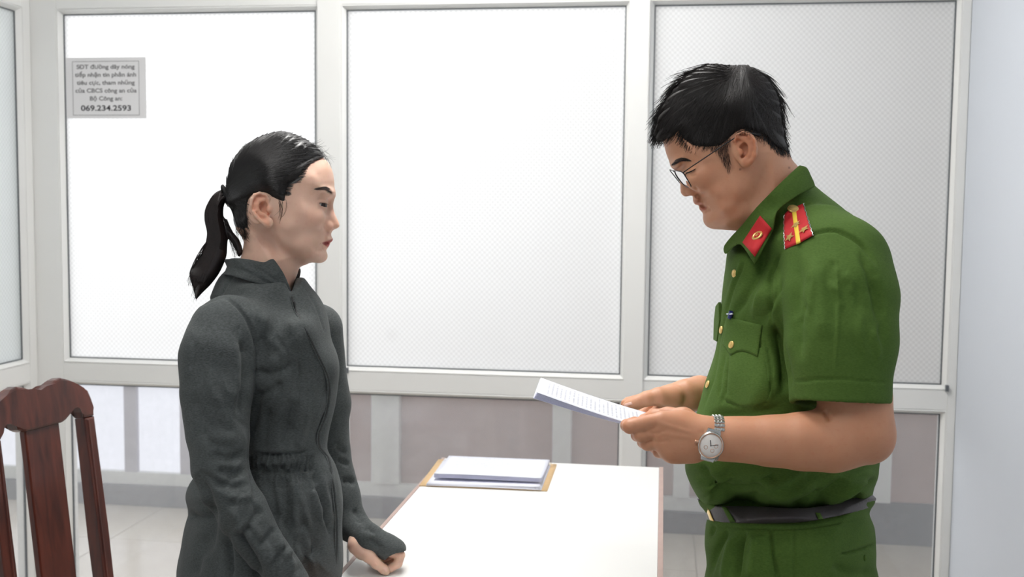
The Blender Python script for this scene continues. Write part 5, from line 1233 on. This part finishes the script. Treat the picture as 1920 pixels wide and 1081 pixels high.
mf = [
    ([(1468, 470), (1490, 448), (1525, 436), (1562, 430), (1590, 440), (1620, 462), (1645, 500)], .0030, 3.2), ([(1468, 470), (1452, 500), (1444, 545), (1440, 580), (1448, 610)], .0032, 3.), ([(1448, 610), (1462, 640), (1474, 680), (1481, 730)], .006, 6.),
    ([(1396, 470), (1392, 502), (1380, 527), (1368, 561), (1360, 595), (1350, 637), (1340, 700), (1331, 728), (1314, 774)], .0024, 2.2), ([(1390, 474), (1386, 502), (1374, 527), (1362, 561), (1354, 595)], -.0012, 3.),
    ([(1480, 716), (1530, 711), (1570, 709), (1620, 714), (1670, 718)], .0018, 1.8), ([(1566, 470), (1572, 560), (1570, 640), (1565, 706)], -.0016, 3.), ([(1500, 470), (1492, 540), (1494, 600), (1500, 680)], .0035, 12.), ([(1520, 480), (1540, 560), (1545, 640)], -.0030, 14.), ([(1640, 520), (1652, 580), (1655, 650)], .0030, 9.), ([(1612, 470), (1640, 540), (1648, 600)], .0030, 7.),
    ([(1440, 470), (1420, 520), (1395, 560), (1372, 590)], .0030, 7.), ([(1455, 500), (1430, 550), (1412, 600)], -.0032, 9.), ([(1470, 520), (1440, 580), (1425, 610)], .0030, 6.), ([(1440, 610), (1460, 650), (1470, 700), (1472, 740)], .0045, 9.),
    ([(1394, 664), (1399, 710), (1402, 762)], .0016, 1.8), ([(1367, 670), (1366, 700), (1364, 738)], .0022, 4.), ([(1435, 636), (1446, 690), (1450, 745)], .0018, 1.8), ([(1350, 745), (1380, 760), (1404, 765), (1449, 752)], .0016, 1.8), ([(1360, 660), (1352, 700), (1348, 745)], .0020, 3.),
    ([(1320, 780), (1360, 776), (1420, 772), (1470, 762)], .0045, 8.),
    ([(1292, 880), (1330, 915), (1370, 925), (1420, 915)], .0060, 12.), ([(1316, 870), (1324, 900), (1340, 930)], .005, 7.), ([(1420, 945), (1480, 925), (1530, 905)], -.0045, 12.), ([(1520, 960), (1560, 920), (1600, 880), (1640, 850)], .0060, 10.), ([(1540, 945), (1590, 920), (1632, 900)], -.004, 8.), ([(1600, 945), (1620, 915), (1640, 895)], .005, 6.), ([(1480, 955), (1520, 935), (1545, 915)], .004, 8.), ([(1360, 945), (1420, 935), (1470, 942)], .004, 7.)]
mf += rand_folds([(1480, 480), (1660, 520), (1660, 700), (1490, 700)], 16, 1.5, .35, 80, .0016, 8., 11)+rand_folds([(1370, 520), (1440, 500), (1470, 740), (1330, 760)], 14, 1.9, .4, 60, .0014, 6., 12)+rand_folds([(1300, 880), (1640, 880), (1620, 940), (1320, 930)], 18, -.35, .3, 70, .0028, 7., 13)
Ps = creases(Ps, Qs, mf, gain=1.9)
nzv = (np.sin(Ps[:, 0]*57+Ps[:, 1]*41)+np.sin(Ps[:, 1]*77-Ps[:, 0]*33+1)+np.sin(Ps[:, 2]*63+Ps[:, 1]*39))*.0004
Ps = Ps+vnormals(Ps, Qs)*nzv[:, None]; Qs = facing(Ps, Qs)
shirt = link_vol('shirt', Ps, Qs, green, MA, label='green short-sleeved uniform shirt')
DS = DMap(SH)
# collar: stand plus turned-down leaf
K = Vol(1345, 1545, 300, 505, DM-.13, DM+.13, .0015)
X, Y = K.px(); X2, Y2 = X+0*Y, Y+0*X; sc_ = DM/F_PX
nb_ = smooth_poly([(1400, 330), (1480, 285), (1500, 300), (1516, 308), (1530, 345), (1548, 380), (1580, 430), (1590, 560), (1350, 560), (1354, 490), (1357, 462), (1380, 425), (1390, 400)], 4)
K.infl(nb_, idw([(1480, 320, .070), (1440, 380, .080), (1400, 430, .078), (1385, 470, .088), (1420, 470, .112), (1450, 420, .100), (1510, 360, .082), (1370, 450, .060)], X, Y), .07, DM)
K.F = np.abs(K.F-.003)-.0020
leaf = smooth_poly([(1496, 312), (1502, 310.5), (1513, 314), (1521, 330), (1528, 346), (1524, 352), (1500, 364), (1470, 384), (1457, 397), (1453, 412), (1450, 430), (1436, 458), (1418, 492), (1413, 492), (1400, 472), (1388, 458), (1376, 462), (1362, 476), (1357, 471), (1358, 460), (1372, 442), (1392, 421), (1417, 390), (1440, 366), (1465, 341)], 2)
dn = (-poly_sd(leaf, X2, Y2)*sc_)[:, :, None]; K.F = smax(K.F, dn.astype(np.float32), .0012)
Pc, Qc = K.mesh(2); Pc = creases(Pc, Qc, [([(1385, 449), (1400, 466), (1415, 484)], -.0006, 2.)]); Qc = facing(Pc, Qc)
collar = link_vol('collar', Pc, Qc, green, MA)
DK = DMap(K)
# red collar patch with emblem
tab = patch('collar_patch', [(1391.8, 454), (1425, 403.6)], [(1415.5, 481.3), (1447.3, 428.8)], DK, .0014, .0016, redc, MA, 10, 8, label='red felt collar patch')
Me = surf_M(DK, 1420, 441.5, .0046, up=(.2, -1, 0), e=8)
lathe('emblem', [(.0001, .0012), (.0055, .0012), (.0062, .0018), (.0078, .0018), (.0088, .0010), (.0090, 0)], Me, gold, tab, n=28)
def star_poly(R_, r_, rot=math.pi/2): return [((R_ if k % 2 == 0 else r_)*math.cos(rot+k*math.pi/5), (R_ if k % 2 == 0 else r_)*math.sin(rot+k*math.pi/5)) for k in range(10)]
lathe('emblem_centre', [(.0001, .0017), (.0050, .0017), (.0053, .0012)], Me, redc, tab, n=24)
prism('emblem_star', star_poly(.0040, .0016), .0008, Me @ Matrix.Translation((0, 0, .0020)), gold, tab)
# shoulder board
board = patch('shoulder_board', [(1470, 402), (1478, 394), (1506, 381)], [(1471.5, 467), (1498, 456), (1524.5, 441)], DS, .0035, .0030, redc, MA, 14, 12, label='red shoulder board with gold button and three stars')
class Lift:
    def __init__(s, dm, h): s.dm, s.h = dm, h
    def __call__(s, x, y): return s.dm(x, y)-s.h
DB = Lift(DS, .0066)
patch('stripe', [(1484.8, 396), (1492.4, 393)], [(1493, 458.4), (1501.2, 454.8)], DB, .0002, .0010, yellow, board, 4, 12)
def edge_cord(pts, name='edge_cord'):
    q = smooth_poly(pts, 8, False); n = len(q); tubes(name, [[cs(u+.9*math.cos(k*2.1), v+.3*math.sin(k*2.1), float(DS(u, v))-.0050-.0006*math.sin(k*2.1)) for k, (u, v) in enumerate(q)]], .0010, .0010, silver, board, ns=6)
edge_cord([(1506, 381), (1513, 405), (1519, 424), (1524.5, 441)]); edge_cord([(1470, 403), (1469.5, 430), (1470.5, 450), (1471.5, 467)])
def star3d(px, py, R_, parent):
    M_ = surf_M(DS, px, py, .0100, up=(.15, -1, 0), e=10); V = [M_ @ Vector((0, 0, .0030))]+[M_ @ Vector((x, y, 0)) for x, y in star_poly(R_, R_*.42)]
    link('star', mesh_np('star', V, [(0, 1+k, 1+(k+1) % 10) for k in range(10)]), gold, parent)
for q in ((1492.4, 420.6), (1507.5, 429.5), (1480, 444)): star3d(q[0], q[1], .0090, board)
def button(px, py, r, dm, off, parent, name='button', e=5):
    M_ = surf_M(dm, px, py, off, e=e); b = lathe(name, [(.0001, .0024), (r*.55, .0022), (r*.72, .0016), (r*.80, .0022), (r*.95, .0016), (r, 0)], M_, gold, parent, n=22)
    return b
button(1487, 391.5, .0085, DS, .0085, board, 'board_button', 10)
for q in ((1377, 512.5), (1352.5, 618), (1327, 720)): button(q[0], q[1], .0062, DS, .0012, shirt)
# pocket flap, pen
patch('pocket', [(1368, 645), (1400, 655), (1434, 650)], [(1362, 754), (1404, 764), (1448, 751)], DS, -.0008, .0013, green, shirt, 14, 14)
flap = patch('pocket_flap', [(1361, 594), (1395, 601), (1429, 609)], [(1354.5, 646), (1361, 653), (1369, 667), (1380, 660), (1391, 657.5), (1405, 661), (1421, 669)], DS, .0008, .0022, green, shirt, 24, 12)
button(1371.5, 646, .0060, DS, .0034, shirt)
def pt3(dm, u, v, off): return cs(u, v, float(dm(u, v))-off)
tubes('pen', [[pt3(DS, 1368, 596, .003), pt3(DS, 1369.5, 590, .004), pt3(DS, 1371, 583.5, .0045)]], .0034, .0034, mat('pen_blue', (44, 54, 120), .3), shirt, ns=10)
tubes('pen_clip', [[pt3(DS, 1363, 588.5, .004), pt3(DS, 1369, 588.5, .0085), pt3(DS, 1374, 588, .0065)]], .0013, .0013, mat('pen_clip_white', (214, 220, 232), .3), shirt, ns=8)
# far chest pocket flap peeping past the placket
fp = np.array([cs(1352, 566, 1.70), cs(1346, 574, 1.735), cs(1343, 600, 1.74), cs(1342, 636, 1.735), cs(1348, 640, 1.70), cs(1353, 600, 1.69)]); n_ = np.array((-.004, 0, 0)); V = np.concatenate([fp, fp+n_]); n6 = 6
link('pocket_flap', mesh_np('pocket_flap', cs2w(V), [tuple(range(6)), tuple(range(11, 5, -1))]+[(i, (i+1) % 6, 6+(i+1) % 6, 6+i) for i in range(6)]), green, shirt)

# --- trousers and belt
TR = Vol(1300, 1672, 925, 1120, 1.55, 1.93, .0028)
X, Y = TR.px()
tp_ = smooth_poly([(1318, 930), (1326, 965), (1323, 985), (1321, 1020), (1325, 1060), (1328, 1200), (1640, 1200), (1643, 1060), (1643, 1030), (1640, 990), (1630, 962), (1632, 930), (1480, 925)], 4)
TR.infl(tp_, idw([(1330, 960, .11), (1480, 960, .158), (1620, 950, .13), (1480, 1050, .168)], X, Y), .10, 1.735)
Pt, Qt = TR.mesh(3)
Pt = creases(Pt, Qt, [([(1366, 992), (1350, 1018), (1338, 1050), (1330, 1085)], .0060, 5.), ([(1396, 992), (1388, 1020), (1384, 1050), (1380, 1090)], .0065, 5.), ([(1446, 985), (1448, 1020), (1454, 1060), (1462, 1090)], .0040, 3.), ([(1380, 1000), (1366, 1040), (1356, 1090)], -.0050, 8.), ([(1420, 1000), (1412, 1050), (1408, 1090)], -.0035, 10.), ([(1340, 985), (1332, 1005)], .004, 4.),
    ([(1569, 1039), (1600, 1034), (1642, 1021)], .0028, 2.), ([(1490, 985), (1489, 1090)], .0012, 1.8), ([(1330, 982), (1370, 988), (1486, 990), (1545, 984), (1630, 966)], .0012, 2.), ([(1560, 1060), (1600, 1075), (1640, 1070)], .003, 9.)], gain=1.9); Qt = facing(Pt, Qt)
LM = Vol(1280, 1700, 1095, 2080, 1.48, 2.0, .010)
LM.chain([(1482, 1090, 1.735, .128), (1482, 1130, 1.735, .128)], k=.02)
for dx, dz in ((-15, -.09), (15, .09)): LM.chain([(1482+dx, 1150, 1.735+dz, .092), (1482+dx, 1550, 1.735+dz, .075), (1482+dx, 1890, 1.735+dz, .060)], k=.02)
LM.cut2d(smooth_poly([(1324, 1000), (1643, 1000), (1645, 1300), (1620, 2070), (1340, 2070), (1320, 1300)], 2), .01)
Pl, Ql = LM.mesh(1); Ql = facing(Pl, Ql); Pt2, Qt2 = join_parts([(Pt, Qt), (Pl, Ql)])
trs = link_vol('trousers', Pt2, Qt2, green, MA)
DTr = DMap(TR)
for dx, dz in ((-15, -.09), (15, .09)):
    f0 = PW(1482+dx, 1950, 1.735+dz); f0[2] = 0; fwd = np.array((-math.cos(.1), -math.sin(.1), 0)); sd_ = np.array((-fwd[1], fwd[0], 0)); V = []; Q = []; n = 14
    prof = [(-.10, .032, .08), (-.05, .038, .10), (.0, .04, .10), (.07, .046, .07), (.14, .046, .05), (.18, .03, .035)]
    for (s_, hw, h_) in prof:
        for k in range(n): a = 2*math.pi*k/n; V.append(f0+fwd*(s_-.03)+sd_*hw*math.cos(a)+np.array((0, 0, max(0, h_*.5+h_*.5*math.sin(a)))))
    for i in range(len(prof)-1):
        for k in range(n): Q.append((i*n+k, i*n+(k+1) % n, (i+1)*n+(k+1) % n, (i+1)*n+k))
    Q += [tuple(range(n))[::-1], tuple(range((len(prof)-1)*n, len(prof)*n))]; link('shoe', mesh_np('shoe', V, Q), mat('black_leather', (24, 24, 25), .35), MA, smooth=True)
BE = Vol(1300, 1672, 922, 995, 1.55, 1.93, .0022); X, Y = BE.px(); X2, Y2 = X+0*Y, Y+0*X
bp_ = smooth_poly([(1314, 925), (1322, 950), (1326, 985), (1328, 1030), (1480, 1040), (1634, 1030), (1630, 960), (1634, 925), (1480, 900)], 3)
BE.infl(bp_, idw([(1330, 960, .116), (1480, 960, .163), (1620, 950, .135)], X, Y), .10, 1.735)
bpoly = smooth_poly([(1306, 934), (1325, 943), (1352, 948), (1405, 948), (1486, 952), (1541, 948), (1629, 926), (1650, 924), (1650, 948), (1626, 954), (1541, 973), (1486, 979.5), (1420, 981), (1369, 980), (1336, 976), (1306, 970)], 3)
BE.F = smax(BE.F, (-poly_sd(bpoly, X2, Y2)*1.735/F_PX)[:, :, None].astype(np.float32), .001); Pb, Qb = BE.mesh(2); Qb = facing(Pb, Qb)
belt = link_vol('belt', Pb, Qb, mat('dark_leather', (66, 60, 62), .45, noise=.4, nscale=90, bump=.3, bscale=500), MA, label='dark brown leather belt'); DBe = DMap(BE)
patch('buckle', [(1317, 937), (1324, 941)], [(1331, 975), (1339, 977)], Lift(DBe, 0) if False else DBe, .0010, .004, gold, belt, 3, 8)
for a, b in (((1350, 944), (1372, 984)), ((1529, 960), (1540, 986))):
    patch('belt_loop', [(a[0], a[1]), (a[0]+9, a[1]+1)], [(b[0], b[1]), (b[0]+10, b[1]-1)], DBe, .0012, .0016, green, trs, 3, 8)
button(1621.5, 1045, .0052, DTr, .0004, trs, 'pocket_button'); trs.children[-1].data.materials[0] = green

# --- wrist watch
WT = empty('wristwatch'); WT.parent = MA; wc = cs2w(cs(1333, 832, 1.49)); WT.location = Vector(wc)-MA.location
Mw = surf_M(DA, 1336, 826, .0015, up=(.24, -1, 0), e=10)
o_ = cs2w(cs(1332.5, 834, float(DA(1336, 826))-.001)); Mw.translation = Vector(o_)
case = lathe('case', [(.0172, -.004), (.0182, -.002), (.0182, .003), (.0172, .0052), (.0158, .0060), (.0152, .0054)], Mw @ Matrix.Diagonal((.98, 1.06, 1, 1)), silver, WT, n=36)
dialm = mat('dial_white', (238, 232, 226), .3)
lathe('dial', [(.0001, .0050), (.0154, .0050), (.0156, .0046)], Mw @ Matrix.Diagonal((.98, 1.06, 1, 1)), dialm, WT, n=36)
rosem = mat('rose_gold', (214, 168, 140), .3, metal=.7)
lathe('bezel', [(.0150, .0054), (.0156, .0063), (.0164, .0060)], Mw @ Matrix.Diagonal((.98, 1.06, 1, 1)), rosem, WT, n=36)
for ang, L_, w2 in ((1.9, .0075, .0012), (.35, .0105, .0008)):
    Mh = Mw @ Matrix.Rotation(ang, 4, 'Z'); prism('watch_hand', [(-.001, -w2/2), (L_, -w2/2), (L_, w2/2), (-.001, w2/2)], .0004, Mh @ Matrix.Translation((0, 0, .0054)), mat('hand_dark', (70, 62, 60), .3), WT)
for ang in (3.7, 5.2, 0.1): lathe('subdial', [(.0022, .0052), (.0026, .0053), (.0028, .0051)], Mw @ Matrix.Rotation(ang, 4, 'Z') @ Matrix.Translation((.0072, 0, 0)), rosem, WT, n=16)
lathe('crown', [(.0001, .004), (.0022, .004), (.0024, .003), (.0024, 0), (.0018, -.001)], Mw @ Matrix.Translation((-.0182, 0, .001)) @ Matrix.Rotation(-math.pi/2, 4, 'Y'), rosem, WT, n=12)
for sy in (1, -1): prism('lug', [(-.0105, .0155*sy), (.0105, .0155*sy), (.0088, .0225*sy), (-.0088, .0225*sy)][::sy], .005, Mw @ Matrix.Translation((0, 0, -.001)), silver, WT, bev=.001)
# bracelet: links around the wrist, each link a piece
cw0 = np.array(cs(1338, 823, 1.5095)); axis = np.array((1., .03, 0)); upd = np.array((.26, -.965, 0)); upd /= np.linalg.norm(upd); dpt = np.array((0, 0, -1.)); ax_ = np.cross(upd, dpt)
link_me = None
def wrist_r(x):
    col = DA.D[int((x-DA.xs[0])/(DA.xs[1]-DA.xs[0]))]; yy = DA.ys[np.isfinite(col)]; return (yy.min()+yy.max())/2, (yy.max()-yy.min())/2*1.51/F_PX, 1.5095-float(DA(x, (yy.min()+yy.max())/2))
for k in range(30):
    a = 2*math.pi*k/30
    if abs((a-math.pi/2+math.pi) % (2*math.pi)-math.pi) < .40: continue      # the case sits here (towards us)
    t_ = -upd*math.sin(a)+dpt*math.cos(a); n2 = upd*math.cos(a)+dpt*math.sin(a)
    for j in (-1, 0, 1):
        if link_me is None:
            bm = bmesh.new(); box_bm(bm, -.0028, .0028, -.0024, .0024, -.0014, .0014); bmesh.ops.bevel(bm, geom=bm.edges[:], offset=.0008, segments=1, affect='EDGES'); link_me = bm_mesh('bracelet_link', bm); link_me.materials.append(silver)
        o = bpy.data.objects.new('bracelet_link', link_me); COL.objects.link(o); o.parent = WT
        wv = lambda v: cs2w(v)-CO
        yc_, ry_, rn_ = wrist_r(1339+j*6+7*math.cos(a)); p_ = np.array(cs(1339+j*6+7*math.cos(a), yc_, 1.5095))+np.array((0, -1., 0))*(ry_+.0010)*math.cos(a)+dpt*(rn_+.0010)*math.sin(a)
        Ml = frame_M(cs2w(p_), wv(ax_), wv(t_), wv(n2)); o.matrix_local = Matrix.Translation(-(MA.location+WT.location)) @ Ml

# --- the papers he reads
def hsheet(name, k, mt, parent):
    dy = k*1.75; nu, nv = 20, 10; V = []; UV = []
    a, b, c, d = (1006-1.2*k, 735+dy, 1.565), (1285, 822-dy*.35, 1.545), (1272, 789-dy*.2, 1.765), (1014.5, 707.5+dy*.5, 1.765)
    P4 = [cs(*q) for q in (a, b, c, d)]
    for j in range(nv+1):
        for i in range(nu+1):
            u, v = i/nu, j/nv; p = P4[0]*(1-u)*(1-v)+P4[1]*u*(1-v)+P4[2]*u*v+P4[3]*(1-u)*v
            p = p+np.array((0, -.004*math.sin(math.pi*v)*(1-u)+.0035*math.sin(math.pi*u)+.0003*k, 0)); V.append(p); UV.append((v, 1-u))
    V = np.array(V); n = len(V); V = np.concatenate([V, V+np.array((0, .0005, 0))]); UV = UV*2
    I = lambda i, j, s_: s_*n+j*(nu+1)+i; Q = []
    for j in range(nv):
        for i in range(nu): Q.append((I(i, j, 0), I(i+1, j, 0), I(i+1, j+1, 0), I(i, j+1, 0))); Q.append((I(i, j, 1), I(i, j+1, 1), I(i+1, j+1, 1), I(i+1, j, 1)))
    for i in range(nu): Q.append((I(i, 0, 0), I(i, 0, 1), I(i+1, 0, 1), I(i+1, 0, 0))); Q.append((I(i, nv, 0), I(i+1, nv, 0), I(i+1, nv, 1), I(i, nv, 1)))
    for j in range(nv): Q.append((I(0, j, 0), I(0, j+1, 0), I(0, j+1, 1), I(0, j, 1))); Q.append((I(nu, j, 0), I(nu, j, 1), I(nu, j+1, 1), I(nu, j+1, 0)))
    me = mesh_np(name, cs2w(V), Q); uvl = me.uv_layers.new(name='UVMap')
    for l in me.loops: uvl.data[l.index].uv = UV[l.vertex_index]
    return link(name, me, mt, parent, smooth=True)
PH = empty('document', tuple(cs2w(cs(1100, 760, 1.66))), label='white printed papers held in both hands by the man in uniform', cat='papers')
held = paper_mat('printed_paper_held', 34, lo=.38)
for k in range(6): hsheet('sheet', k, held if k == 0 else bluep, PH)
